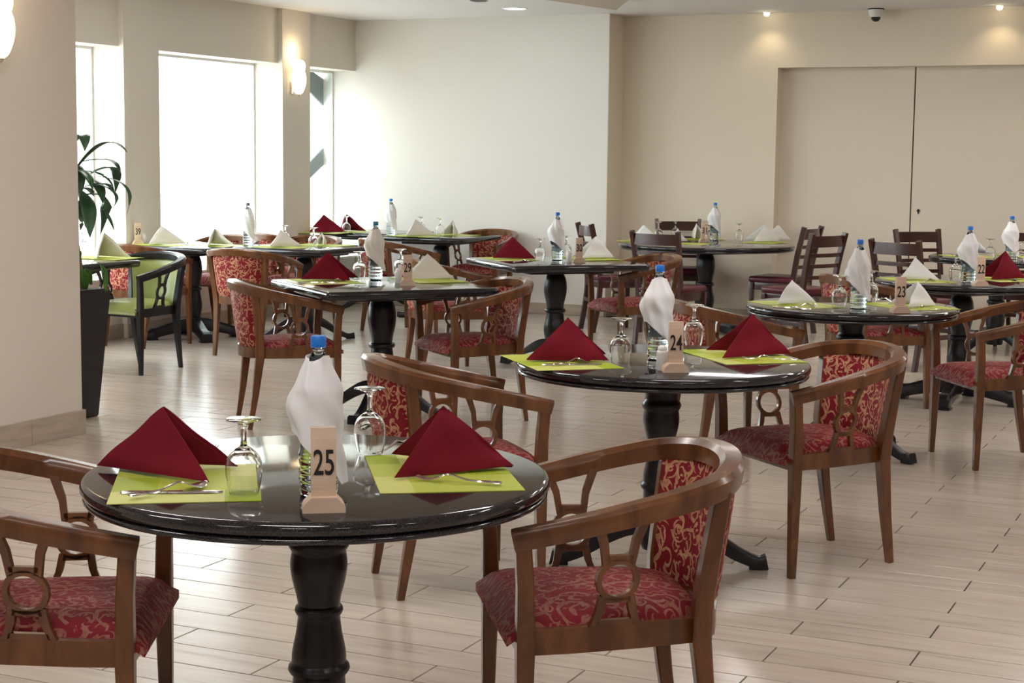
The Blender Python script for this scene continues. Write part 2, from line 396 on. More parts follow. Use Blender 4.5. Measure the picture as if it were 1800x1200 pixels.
wall('wall_alcove', [(S_NEAR-.1, DJ, T_ALC, T_ALC+.3, 0, CEIL), (DJ, S_R, T_ALC, T_ALC+.3, 2.375, CEIL), (1.0, S_R, T_ALC, T_ALC+.3, 0, 2.375)], WALLT)
wall('wall_return', [(S_NEAR-.02, S_NEAR+.004, T_BACK+.004, T_ALC, 0, CEIL)], WALLT)
wall('wall_right', [(S_R, S_R+.2, T_F, T_ALC+.3, 0, CEIL)], WALLM)
wall('wall_front', [(S_NEAR, S_R, T_F-.2, T_F, 0, CEIL)], WALLM)
CEILO = wall('ceiling', [(-9.3, S_R+.3, T_F-.3, T_ALC+.4, CEIL, CEIL+.15)], CEILM)
# folding partition set back in its recess
for i, (a, b) in enumerate(((DJ+.0, -3.008), (-2.996, -1.75), (-1.738, -.49), (-.478, 1.0))):
    bm = bmesh.new(); slab(bm, a, b, T_ALC+.16, T_ALC+.22, .01, 2.375)
    dn = struct('door_%d' % (i+1), bm, DOORM)
    if i == 1:
        bm = bmesh.new(); c = ab(-2.93, T_ALC+.157, 1.075)
        bmesh.ops.create_cone(bm, segments=12, radius1=.014, radius2=.014, depth=.012, cap_ends=True, matrix=Matrix.Translation(c) @ RZ(-YAW) @ Matrix.Rotation(pi/2, 4, 'X'))
        add_box(bm, (.010, .01, .03), Matrix.Translation(ab(-2.93, T_ALC+.157, 1.06)) @ RZ(-YAW))
        obj('keyhole', mesh_of('keyhole', bm, MATS['black print']), dn)
wall('trim_1', [(-3.008, -2.996, T_ALC+.175, T_ALC+.215, .01, 2.375), (-1.75, -1.738, T_ALC+.175, T_ALC+.215, .01, 2.375)], GROUT)
wall('wall_behind_partition', [(DJ-.2, 1.2, T_ALC+.24, T_ALC+.3, 0, CEIL)], WALLM)
# skirting: separate stone tiles along each wall
def skirting(name, pts, h, th, step, off=0.0):
    root = None
    for (s0, t0, s1, t1, ns, nt) in pts:
        L = sqrt((s1-s0)**2+(t1-t0)**2); n = max(1, int(round(L/step)))
        for i in range(n):
            a, b = i/n, (i+1)/n
            c = ab(s0+(s1-s0)*(a+b)/2+ns*th/2, t0+(t1-t0)*(a+b)/2+nt*th/2, h/2)
            bm = bmesh.new()
            dims = (L/n-.003, th, h) if abs(s1-s0) > abs(t1-t0) else (th, L/n-.003, h)
            add_box(bm, dims, Matrix.Translation(c) @ RZ(-YAW), .0015)
            me = mesh_of('skirting_tile', bm, SKIRT)
            if root is None: root = obj(name, me); root['kind'] = 'structure'
            else: obj('skirting_tile', me, root)
skirting('baseboard_pillar', [(S_NEAR, T_PILLAR-3.0, S_NEAR, T_PILLAR+.012, 1, 0)], .13, .018, .43)
skirting('baseboard_left', [(S_WALL, T_PILLAR, S_WALL, P1, 1, 0), (S_PIER, P1, S_PIER, P2, 1, 0), (S_WALL, P2, S_WALL, P3, 1, 0), (S_PIER, P3, S_PIER, P4, 1, 0), (S_WALL, P4, S_WALL, T_BACK, 1, 0)], .115, .014, .6)
skirting('baseboard_back', [(S_WALL, T_BACK, S_NEAR, T_BACK, 0, -1)], .105, .014, .8575)
skirting('baseboard_alcove', [(S_NEAR, T_ALC, DJ, T_ALC, 0, -1), (S_NEAR, T_BACK, S_NEAR, T_ALC, 1, 0)], .105, .014, .8575)
# windows: frame and pane
def window(i, t0, t1, mull=()):
    w = .022; bm = bmesh.new()
    for a, b, c, d in ((t0, t1, Z_SILL, Z_SILL+w), (t0, t1, Z_HEAD-w, Z_HEAD), (t0, t0+w, Z_SILL, Z_HEAD), (t1-w, t1, Z_SILL, Z_HEAD)):
        slab(bm, S_GLASS-.06, S_GLASS-.01, a, b, c, d)
    o = struct('window_%d' % i, bm, MATS['white plastic'])
    bm = bmesh.new(); slab(bm, S_GLASS-.04, S_GLASS-.032, t0+w, t1-w, Z_SILL+w, Z_HEAD-w)
    obj('pane', mesh_of('pane', bm, PANE), o)
    bm = bmesh.new(); slab(bm, S_GLASS-.02, S_WALL+.015, t0, t1, Z_SILL-.001, Z_SILL+.018)
    obj('window_sill', mesh_of('sill', bm, WALLB), o)
window(1, T_PILLAR+.02, P1); window(2, P2, P3); window(3, P4, T_BACK)
# opened sashes outside the far window
SASH = mat('dark grey sash', (.135, .150, .158), .6)
for poly, lab in (([(13.90, 2.42), (14.30, 2.42), (14.86, 2.24), (14.86, 1.94)], 'grey slanting sash seen outside the far window, upper one'),
                  ([(13.84, 1.13), (14.76, 1.64), (14.76, 1.46), (13.84, .99)], 'grey slanting sash seen outside the far window, lower one')):
    bm = bmesh.new(); extrude_poly(bm, poly, .02, Matrix(((TB.x, -TA.x, 0, TA.x*-8.94), (TB.y, -TA.y, 0, TA.y*-8.94), (0, 0, 1, 0), (0, 0, 0, 1))))
    tag(obj('window_sash', mesh_of('sash', bm, SASH)), lab, 'window sash')
bm = bmesh.new(); slab(bm, -30, -9.3, -8, 30, -.3, -.1); struct('terrace_ground', bm, CONC)
# dropped ceiling panel whose corner shows at the top
zc = 2.80; c0 = at(1083, 18, zc); c1 = at(960, 0, zc); c2 = at(1105, 0, zc)
e1 = (c1-c0).normalized(); e2 = (c2-c0).normalized()
pts = [c0, c0+e1*6.5, c0+e1*6.5+Vector((5, -3, 0)), c0+e2*7.0]
bm = bmesh.new(); a = [bm.verts.new(p) for p in pts]; b = [bm.verts.new(p+Vector((0, 0, CEIL-zc))) for p in pts]
bm.faces.new(a); bm.faces.new(b[::-1])
for i in range(4): bm.faces.new((a[i], b[i], b[(i+1) % 4], a[(i+1) % 4]))
struct('ceiling_panel', bm, mat('beige ceiling panel', (.55, .46, .38), .8))

# ------------------------------------------------------------------ ceiling fittings and lamps
def disc_light(name, pos, r, m, lab, cat, ring=None):
    root = thing(name, lab, cat, pos)
    bm = bmesh.new(); lathe(bm, [(r, .0), (r+.012, -.006), (r+.022, -.002), (r+.022, 0)], 32); obj('trim_ring', mesh_of('ring', bm, ring or WPL, 40), root)
    bm = bmesh.new(); lathe(bm, [(0, -.002), (r, -.002)], 32); obj('lamp_disc', mesh_of('disc', bm, m), root)
    return root
disc_light('downlight', at(905, 15, CEIL), .10, LAMPM, 'white glowing round ceiling light near the top centre', 'ceiling light')
disc_light('ceiling_vent', at(842, 1, CEIL), .06, DARK, 'small dark round fitting in ceiling left of the glowing light', 'vent', DARK)
for x, y, lab in ((1380, 30, 'warm spotlight in ceiling left of the dome camera'), (1790, 28, 'warm spotlight in ceiling at the right edge')):
    p = at(x, y, CEIL-.0); p = Vector((p.x, p.y, CEIL))
    if p.dot(TB) > T_ALC-.12: p = p - TB*(p.dot(TB)-T_ALC+.16)*1.0
    q = thing('spotlight', lab, 'spotlight', p, 0, 'ceiling spotlights along the partition')
    bm = bmesh.new(); lathe(bm, [(0, -.012), (.030, -.012), (.042, -.006), (.048, 0)], 24); obj('housing', mesh_of('h', bm, WPL, 40), q)
    bm = bmesh.new(); lathe(bm, [(0, -.045), (.020, -.040), (.028, -.025), (.024, -.012)], 20); obj('bulb', mesh_of('b', bm, SPOTM, 60), q)
    l = bpy.data.lights.new('spot', 'SPOT'); l.energy = 4; l.color = (1, .80, .48); l.spot_size = radians(120); l.spot_blend = .8; l.shadow_soft_size = .03
    lo = bpy.data.objects.new('spot_light', l); COL.objects.link(lo); lo.parent = q; lo.location = (0, 0, -.06)
p = at(1575, 29, CEIL); p = p - TB*(p.dot(TB)-T_ALC+.14)
q = thing('dome_camera', 'white dome security camera with black lens under the ceiling', 'security camera', p)
bm = bmesh.new(); lathe(bm, [(0, 0), (.072, 0), (.074, -.012), (0, -.012)], 32); obj('base_ring', mesh_of('r', bm, DARK, 40), q)
bm = bmesh.new(); lathe(bm, [(0, -.012), (.070, -.012), (.064, -.05), (.048, -.075), (.03, -.080), (0, -.080)], 32); obj('housing', mesh_of('h', bm, WPL, 50), q)
bm = bmesh.new(); lathe(bm, [(.044, -.072), (.040, -.095), (.024, -.112), (0, -.118)], 32); obj('lens_dome', mesh_of('l', bm, DARK, 60), q)
q = thing('downlight', 'warm downlight above table 31, beyond the top edge of the photo', 'ceiling light', (2.15, 12.6, CEIL))
bm = bmesh.new(); lathe(bm, [(0, -.004), (.05, -.004), (.07, 0)], 24); obj('lamp_disc', mesh_of('d', bm, SPOTM, 40), q)
l = bpy.data.lights.new('spot', 'SPOT'); l.energy = 90; l.color = (1, .80, .36); l.spot_size = radians(42); l.spot_blend = .8; l.shadow_soft_size = .04
lo = bpy.data.objects.new('spot_light', l); COL.objects.link(lo); lo.parent = q; lo.location = (0, 0, -.02)
lampm = None
for i, (s, t) in enumerate(LAMPS):
    p = ab(s, t, CEIL-.012)
    if lampm is None:
        bm = bmesh.new(); add_box(bm, (1.2, .3, .02), T(0, 0, 0)); lampm = mesh_of('lamp', bm, LAMPM)
    obj('ceiling_lamp', lampm, CEILO, p, -YAW)  # room lamps, plus the three added unseen for a brighter alcove
    l = bpy.data.lights.new('area', 'AREA'); l.shape = 'RECTANGLE'; l.size = 1.15; l.size_y = .28; l.energy = LAMP_POWER*(.45 if s > 0 and t < 7 else .9); l.color = (1, .86, .70) if s > 0 else (1, .94, .88)
    lo = bpy.data.objects.new('area_light', l); COL.objects.link(lo); lo.location = ab(s, t, CEIL-.03); lo.rotation_euler = (0, 0, -YAW)
# daylight portals in the windows
for t0, t1 in ((T_PILLAR, P1), (P2, P3), (P4, T_BACK)):
    l = bpy.data.lights.new('portal', 'AREA'); l.shape = 'RECTANGLE'; l.size = t1-t0; l.size_y = Z_HEAD-Z_SILL
    try: l.cycles.is_portal = True
    except Exception: pass
    lo = bpy.data.objects.new('window_portal', l); COL.objects.link(lo)
    n = TA; x = TB; y = n.cross(x)*-1
    zax = -n; xax = TB; yax = zax.cross(xax)
    lo.matrix_world = Matrix(((xax.x, yax.x, zax.x, 0), (xax.y, yax.y, zax.y, 0), (xax.z, yax.z, zax.z, 0), (0, 0, 0, 1)))
    lo.location = ab(S_GLASS-.09, (t0+t1)/2, (Z_SILL+Z_HEAD)/2)
# wall sconces
def sconce(px_t, s, z, sc_, lab, pw):
    root = thing('wall_sconce', lab, 'wall lamp', ab(s, px_t, z), -YAW)
    bm = bmesh.new(); add_box(bm, (.02, .06, .12), T(.010, 0, -.10*sc_), .004); obj('wall_bracket', mesh_of('b', bm, STEEL, 40), root)
    bm = bmesh.new(); prof = smoothprof([(.018, -.165), (.045, -.14), (.068, -.08), (.078, -.02), (.072, .04), (.060, .075)], 4)
    lathe(bm, [(r*sc_, zz*sc_) for r, zz in prof] + [(r*sc_*.93, zz*sc_) for r, zz in prof[::-1]], 28, (.085*sc_, 0, 0), True)
    obj('lower_shade', mesh_of('s', bm, SHADE, 60), root)
    bm = bmesh.new(); prof = smoothprof([(.050, .06), (.066, .09), (.070, .13), (.058, .165), (.03, .185), (.0, .19)], 4)
    lathe(bm, [(r*sc_, zz*sc_) for r, zz in prof], 28, (.085*sc_, 0, 0)); obj('inner_globe', mesh_of('g', bm, SHADE, 60), root)
    bm = bmesh.new(); lathe(bm, [(0, -.19*sc_), (.008, -.185*sc_), (.018*sc_, -.17*sc_), (.02*sc_, -.15*sc_), (0, -.15*sc_)], 16, (.085*sc_, 0, 0)); obj('finial', mesh_of('f', bm, STEEL, 40), root)
    l = bpy.data.lights.new('bulb', 'POINT'); l.energy = pw; l.color = (1, .78, .48); l.shadow_soft_size = .05
    lo = bpy.data.objects.new('bulb_light', l); COL.objects.link(lo); lo.parent = root; lo.location = (.10*sc_, 0, .27*sc_)
sconce(13.40, S_PIER, 2.24, .92, 'glowing frosted glass wall lamp on the pier between the windows', 2.2)
sconce(6.34, S_NEAR, 2.12, .95, 'glowing frosted glass wall lamp cut off at the upper left edge', 2.5)

# ------------------------------------------------------------------ armchair
def rail_path(n=33):
    key = [(-.266, .240, .660), (-.289, .12, .688), (-.298, -.02, .720), (-.286, -.145, .748), (-.238, -.238, .770), (-.135, -.298, .786), (0, -.318, .792)]
    key = key + [(-x, y, z) for x, y, z in key[-2::-1]]
    return smoothprof(key, 5)
def make_armchair(label, wood_m, back_m, seat_m, group=None):
    root = thing('armchair', label, 'chair', group=group)
    path = rail_path()
    def sec(t):
        q = abs(2*t-1); k = 1-q; w = .017+.009*min(1, k*1.6); h = .024+.003*k
        return [(-w, -h), (w, -h), (w*1.12, -h*.3), (w*1.25, h*.55), (w*.9, h), (-w*.55, h*1.05), (-w*1.05, h*.5), (-w, -h*.4)]
    bm = bmesh.new(); sweep(bm, path, sec, rollf=lambda t: 0); obj('arm_rail', mesh_of('arm_rail', bm, wood_m, 42), root)
    for sx in (-1, 1):
        bm = bmesh.new()
        P = [(sx*.262, .215, 0), (sx*.260, .212, .20), (sx*.258, .210, .42), (sx*.262, .212, .55), (sx*.266, .219, .655)]
        W_ = [.026, .034, .042, .038, .036]
        for i in range(4): pass
        sweep(bm, P, lambda t: [(a*(.5*W_[min(4, int(round(t*4)))]), b*(.5*W_[min(4, int(round(t*4)))])) for a, b in ((-1, -.8), (-.8, -1), (.8, -1), (1, -.8), (1, .8), (.8, 1), (-.8, 1), (-1, .8))], updir=(0, 1, 0))
        obj('leg', mesh_of('front_leg', bm, wood_m, 35), root)
        bm = bmesh.new()
        P = [(sx*.192, -.268, 0), (sx*.197, -.236, .20), (sx*.203, -.212, .40), (sx*.214, -.214, .50), (sx*.228, -.232, .65), (sx*.240, -.246, .757)]
        W2 = [.026, .036, .046, .044, .040, .038]
        sweep(bm, P, lambda t: [(a*(.5*W2[min(5, int(round(t*5)))]), b*(.5*W2[min(5, int(round(t*5)))])) for a, b in ((-1, -.8), (-.8, -1), (.8, -1), (1, -.8), (1, .8), (.8, 1), (-.8, 1), (-1, .8))], updir=(0, 1, 0))
        obj('leg', mesh_of('rear_leg', bm, wood_m, 35), root)
    # seat frame: curved at the back
    outl = [(-.262, .225), (-.256, .1), (-.235, -.06), (-.207, -.20), (-.15, -.262), (-.075, -.288), (0, -.296)]
    outl = outl + [(-x, y) for x, y in outl[-2::-1]]
    def ring(bm, pts, th, z0, z1):
        n = len(pts); P = [Vector((x, y)) for x, y in pts]; c = Vector((0, -.02))
        I = [p + (c-p).normalized()*th for p in P]
        v = [[bm.verts.new((p.x, p.y, z)) for p in Q] for Q, z in ((P, z0), (P, z1), (I, z1), (I, z0))]
        for k in range(4):
            A, B = v[k], v[(k+1) % 4]
            for i in range(n): bm.faces.new((A[i], A[(i+1) % n], B[(i+1) % n], B[i]))
    bm = bmesh.new(); ring(bm, outl, .03, .394, .452); obj('seat_frame', mesh_of('seat_frame', bm, wood_m, 40), root)
    # cushion
    bm = bmesh.new(); N_ = 14; lay = []
    def xw(y): # half width of cushion at y
        return .252 - .055*max(0, min(1, (.24-y)/.44))
    def cush(u, v, top):
        y = -.245 + (v+1)/2*.494; w = xw(y)*.975
        if v < -.55: w *= sqrt(max(0, 1-((-.55-v)/.45)**2*.65))
        y2 = y
        x = u*w
        e = (1-abs(u)**5)*(1-abs(v)**6)
        z = .452 + .036*max(0, e)**.55 + .010*(1-u*u)*(1-v*v) if top else .440
        if v > .82: z -= .020*(v-.82)/.18*(1 if top else 1.4)
        return Vector((x, y2, z))
    for top in (1, 0):
        g = [[bm.verts.new(cush(-1+2*i/N_, -1+2*j/N_, top)) for j in range(N_+1)] for i in range(N_+1)]
        lay.append(g)
        for i in range(N_):
            for j in range(N_):
                bm.faces.new((g[i][j], g[i+1][j], g[i+1][j+1], g[i][j+1]))
    g, h = lay
    for i in range(N_):
        bm.faces.new((g[i][0], g[i+1][0], h[i+1][0], h[i][0])); bm.faces.new((g[i][N_], g[i+1][N_], h[i+1][N_], h[i][N_]))
        bm.faces.new((g[0][i], g[0][i+1], h[0][i+1], h[0][i])); bm.faces.new((g[N_][i], g[N_][i+1], h[N_][i+1], h[N_][i]))
    obj('seat_cushion', mesh_of('seat_cushion', bm, seat_m, 60, uv_box), root)
    # curved upholstered back
    bm = bmesh.new(); n = 16; mz = 8; G = []
    def bk(a, z, off):
        k = (z-.44)/.33
        hw = .188+.036*k; dep = .078+.012*k
        th = a*1.25
        x = sin(th)/sin(1.25)*hw; y = -.196-.032*k - dep*(cos(th)-cos(1.25))/(1-cos(1.25))
        nx, ny = sin(th)*.7, -cos(th); ln = sqrt(nx*nx+ny*ny)
        edge = (1-abs(a)**8)*(1-abs(2*k-1)**10)
        off = off*max(.15, edge)
        return Vector((x+nx/ln*off, y+ny/ln*off, z))
    for off in (.020, -.020):
        G.append([[bm.verts.new(bk(-1+2*i/n, .44+.335*j/mz, off)) for j in range(mz+1)] for i in range(n+1)])
    for g in G:
        for i in range(n):
            for j in range(mz): bm.faces.new((g[i][j], g[i+1][j], g[i+1][j+1], g[i][j+1]))
    g, h = G
    for i in range(n):
        for j in (0, mz): bm.faces.new((g[i][j], g[i+1][j], h[i+1][j], h[i][j]))
    for j in range(mz):
        for i in (0, n): bm.faces.new((g[i][j], g[i][j+1], h[i][j+1], h[i][j]))
    obj('back_panel', mesh_of('back_panel', bm, back_m, 60, lambda c, nn: (atan2(c.x, -(c.y+.05))*.24, c.z)), root)
    # pierced splats in the sides
    for sx in (-1, 1):
        bm = bmesh.new(); th = .016
        p0 = Vector((sx*.258, .20, 0)); p1 = Vector((sx*.212, -.20, 0)); dxy = (p0-p1).normalized(); mid = (p0+p1)/2
        top = Vector((sx*.292, .0, 0))
        lean = (.292-.238)/.26
        M = Matrix(((dxy.x, -dxy.y, sx*lean, mid.x), (dxy.y, dxy.x, 0, mid.y), (0, 0, 1, .452), (0, 0, 0, 1)))
        rc, ro, ri = .110, .052, .039
        seg = 28
        for k in range(seg):
            a, b = 2*pi*k/seg, 2*pi*(k+1)/seg
            extrude_poly(bm, [(ri*cos(a), rc+ri*sin(a)), (ro*cos(a), rc+ro*sin(a)), (ro*cos(b), rc+ro*sin(b)), (ri*cos(b), rc+ri*sin(b))], th, M)
        for q in (-1, 1):
            extrude_poly(bm, [(q*.062, 0), (q*.044, 0), (q*.030, .035), (q*.024, rc-ro+.012), (q*.042, rc-ro+.016), (q*.050, .030)][::q], th, M)
            extrude_poly(bm, [(q*.022, rc+ro-.010), (q*.038, rc+ro-.016), (q*.046, rc+ro+.035), (q*.072, .262), (q*.050, .262), (q*.030, rc+ro+.045)][::q], th, M)
        extrude_poly(bm, [(-.048, 0), (.048, 0), (.044, .014), (-.044, .014)], th, M)
        extrude_poly(bm, [(-.031, rc+ro-.006), (.031, rc+ro-.006), (.034, rc+ro+.008), (-.034, rc+ro+.008)], th, M)
        extrude_poly(bm, [(-.034, rc-ro-.002), (.034, rc-ro-.002), (.031, rc-ro+.010), (-.031, rc-ro+.010)], th, M)
        obj('splat', mesh_of('splat', bm, wood_m, 40), root)
    return root
# ------------------------------------------------------------------ ladder-back chair
def make_ladder(label):
    root = thing('ladder_back_chair', label, 'chair')
    for sx in (-1, 1):
        bm = bmesh.new()
        P = smoothprof([(sx*.185, -.250, 0), (sx*.188, -.205, .25), (sx*.190, -.190, .46), (sx*.196, -.225, .70), (sx*.205, -.285, .95)], 3)
        sweep(bm, P, [(a*.0165, b*.022) for a, b in ((-1, -.8), (-.8, -1), (.8, -1), (1, -.8), (1, .8), (.8, 1), (-.8, 1), (-1, .8))], updir=(0, 1, 0))
        obj('leg', mesh_of('rear_leg', bm, LADWOOD, 35), root)
        bm = bmesh.new(); bar(bm, (sx*.195, .185, 0), (sx*.20, .19, .455), (.028, .028), (.042, .042), .003); obj('leg', mesh_of('front_leg', bm, LADWOOD, 35), root)
        bm = bmesh.new(); bar(bm, (sx*.187, -.22, .23), (sx*.197, .19, .23), (.018, .034), (.018, .034), .003); obj('stretcher', mesh_of('stretcher', bm, LADWOOD, 35), root)
    bm = bmesh.new(); bar(bm, (-.19, .19, .27), (.19, .19, .27), (.018, .034), (.018, .034), .003); obj('stretcher', mesh_of('stretcher', bm, LADWOOD, 35), root)
    bm = bmesh.new(); bar(bm, (-.19, -.215, .27), (.19, -.215, .27), (.018, .034), (.018, .034), .003); obj('stretcher', mesh_of('stretcher', bm, LADWOOD, 35), root)
    bm = bmesh.new(); add_box(bm, (.41, .415, .065), T(0, -.0, .425), .006); obj('seat_frame', mesh_of('seat_frame', bm, LADWOOD, 35), root)
    bm = bmesh.new(); t = bmesh.new(); bmesh.ops.create_cube(t, size=1); bmesh.ops.scale(t, vec=(.435, .43, .055), verts=t.verts)
    bmesh.ops.bevel(t, geom=t.edges[:], offset=.022, segments=4, profile=.5, affect='EDGES')
    for v in t.verts:
        if v.co.z > 0: v.co.z += .012*(1-(v.co.x/.22)**2)*(1-(v.co.y/.22)**2)
        v.co += Vector((0, .005, .482))
    me = bpy.data.meshes.new('x'); t.to_mesh(me); t.free(); bm.from_mesh(me); obj('seat_cushion', mesh_of('seat_cushion', bm, BURG, 60), root)
    def slat(z, h, name, y, w=.385):
        bm = bmesh.new(); n = 10
        path = [(-w/2+w*i/n, y-.030*(1-(2*i/n-1)**2), z) for i in range(n+1)]
        sweep(bm, path, [(-.008, -h/2), (.008, -h/2), (.008, h/2), (-.008, h/2)]); obj(name, mesh_of(name, bm, LADWOOD, 35), root)
    slat(.885, .088, 'top_rail', -.268, .40)
    for z, y in ((.775, -.243), (.690, -.224), (.600, -.209)): slat(z, .030, 'slat', y, .39)
    return root
# ------------------------------------------------------------------ tables
PEDP = smoothprof([(.088, .735), (.082, .715), (.066, .700), (.062, .685), (.064, .672), (.077, .640), (.083, .585), (.080, .535), (.066, .470), (.060, .432)], 3) + \
       [(.074, .426), (.078, .414), (.074, .402)] + smoothprof([(.062, .396), (.068, .350), (.079, .300), (.080, .255), (.070, .205), (.060, .178)], 3) + [(.074, .172), (.076, .162), (.068, .156), (.074, .148), (.074, .09), (.068, .072), (0, .072)]
PED2 = smoothprof([(.088, .735), (.076, .70), (.063, .66), (.061, .630)], 3) + [(.070, .618), (.073, .608), (.069, .598)] + smoothprof([(.063, .590), (.067, .560), (.063, .525), (.053, .485), (.049, .463)], 3) + \
       [(.055, .457), (.057, .449), (.054, .441)] + smoothprof([(.049, .435), (.054, .395), (.063, .350), (.064, .324)], 3) + [(.071, .317), (.073, .308), (.068, .299)] + \
       smoothprof([(.061, .292), (.063, .25), (.057, .205), (.060, .18)], 3) + [(.068, .17), (.070, .09), (.062, .072), (0, .072)]
def pedestal(root, sc_=1.0, scroll=False, rot=0.0, rad=.44, top=0, slim=False):
    bm = bmesh.new(); lathe(bm, [(r*sc_, z) for r, z in (PED2 if slim else PEDP)], 36); obj('pedestal', mesh_of('pedestal', bm, PED, 50), root)
    for k in range(4):
        a = rot+k*pi/2; bm = bmesh.new()
        if not scroll:
            key = [(.040, .165), (.11, .160), (.19, .122), (.28, .064), (.36, .030), (rad, .032)]
            hs = [.085, .075, .062, .050, .042, .052]; ws = [.050, .048, .044, .042, .046, .056]
        else:
            key = [(.045, .115), (.12, .110), (.22, .085), (.31, .060), (rad-.06, .052), (rad, .046)]
            hs = [.11, .10, .085, .075, .085, .055]; ws = [.075, .075, .075, .075, .085, .085]
        K = smoothprof([(x, z, h, w) for (x, z), h, w in zip(key, hs, ws)], 3)
        path = [(x*cos(a), x*sin(a), z) for x, z, h, w in K]; n = len(K)
        def sec(t):
            i = min(n-1, int(round(t*(n-1)))); h, w = K[i][2]/2, K[i][3]/2
            return [(-w, -h), (w, -h), (w, h*.55), (w*.7, h), (-w*.7, h), (-w, h*.55)]
        sweep(bm, path, sec)
        # glide under the toe
        x = rad-.045; add_box(bm, (.09 if scroll else .04, .10 if scroll else .03, .012), T(x*cos(a), x*sin(a), .008) @ RZ(a), .002)
        obj('foot', mesh_of('foot', bm, PED, 45), root)
def round_top(r, th=.050):
    e = .016; prof = [(0, .774)]
    for i in range(9):
        a = pi/2 - pi*i/8; prof.append((r-e*.9+e*.9*cos(a), .774-e+e*sin(a)))
    prof += [(r-.018, .774-2*e-.001), (r-.012, .774-2*e-.004)] + [(r-.016+.010*cos(-pi*i/8+pi/2), .774-2*e-.009+.008*sin(-pi*i/8+pi/2)) for i in range(1, 9)] + [(r-.06, .774-th), (0, .774-th)]
    bm = bmesh.new(); lathe(bm, prof, 96); return bm
def rtable(c, r, label, rot=.3, rad=.44, sc_=.92, scroll=False, apron=.31, slim=False):
    root = thing('round_table', label, 'table', (c[0], c[1], 0))
    obj('tabletop', mesh_of('round_top', round_top(r), GRAN, 60), root)
    bm = bmesh.new(); n = 8; lathe(bm, [(0, .733), (apron, .726), (apron, .716), (apron-.03, .698), (0, .702)], 8 if scroll else 40); obj('apron', mesh_of('apron', bm, PED, 30), root)
    pedestal(root, sc_, scroll, rot, rad, 0, slim); return root
def stable(c, w, ang, label, sc_=1.0, scroll=False, rot=pi/4, depth=None, rad=.42):
    root = thing('square_table', label, 'table', (c[0], c[1], 0), ang); d = depth or w
    bm = bmesh.new(); t = bmesh.new(); bmesh.ops.create_cube(t, size=1); bmesh.ops.scale(t, vec=(w, d, .048), verts=t.verts)
    bmesh.ops.bevel(t, geom=[e for e in t.edges if abs(e.verts[0].co.z-e.verts[1].co.z) > .01], offset=.03, segments=3, profile=.5, affect='EDGES')
    bmesh.ops.bevel(t, geom=[e for e in t.edges if abs(e.verts[0].co.z-e.verts[1].co.z) < .001 and len(e.link_faces) == 2 and e.calc_face_angle(0) > 1], offset=.018, segments=3, profile=.5, affect='EDGES')
    bmesh.ops.translate(t, verts=t.verts, vec=(0, 0, .750)); me = bpy.data.meshes.new('x'); t.to_mesh(me); t.free(); bm.from_mesh(me)
    obj('tabletop', mesh_of('square_top', bm, GRAN, 40), root)
    bm = bmesh.new(); add_box(bm, (w*.62, d*.62, .03), T(0, 0, .714), .006); obj('apron', mesh_of('apron', bm, PED, 30), root)
    pedestal(root, sc_, scroll, rot, rad); return root
TH = .774
rtable((-.445, 3.745), .538, 'round black granite table 25, nearest, with two red napkins', .78, .42, 1.0, apron=.20, slim=True)
rtable((.553, 5.97), .538, 'round black granite table 24 with two red napkins, centre right', -.06, .40, 1.0, apron=.20, slim=True)
rtable((1.746, 8.403), .538, 'round black granite table 23 with two white napkins', .75, .40, 1.05, slim=True)
rtable((2.83, 10.3), .538, 'round black granite table 22 with one red and one white napkin', -.5, .41, .95, True)
rtable((3.86, 13.05), .538, 'round black table behind table 22 at the right edge, bottle and white napkin', .5)
rtable((1.72, 14.60), .78, 'large round black table 31 among ladder-back chairs before the cream wall', .4, .55, 1.0, True, .42)
stable((-.76, 9.52), 1.036, radians(26), 'square black table 29 with one red and one ivory napkin')
stable((.31, 11.86), 1.03, radians(21), 'square black table 30 in front of the white wall')
def w2(s, t): v = ab(s, t); return (v.x, v.y)
stable(w2(-7.17, 11.48), .86, -YAW, 'square black table between left window and sconce pier, ivory napkins, two goblets', .95, False)
stable(w2(-8.03, 11.15), .86, -YAW, 'square black table under the big window with number 39 stand', .85, True, pi/4+.1, None, .40)
stable(w2(-7.15, 13.88), .88, -YAW, 'square black table at the back, beside the white wall, with bottle and two white napkins', .95)
stable(w2(-8.03, 14.22), .85, -YAW, 'square black table in the far window corner with two purple-red napkins', .95)
stable(w2(-7.65, 8.78), 1.04, -YAW, 'square black table half hidden behind the left wall, by the potted plant', .95)

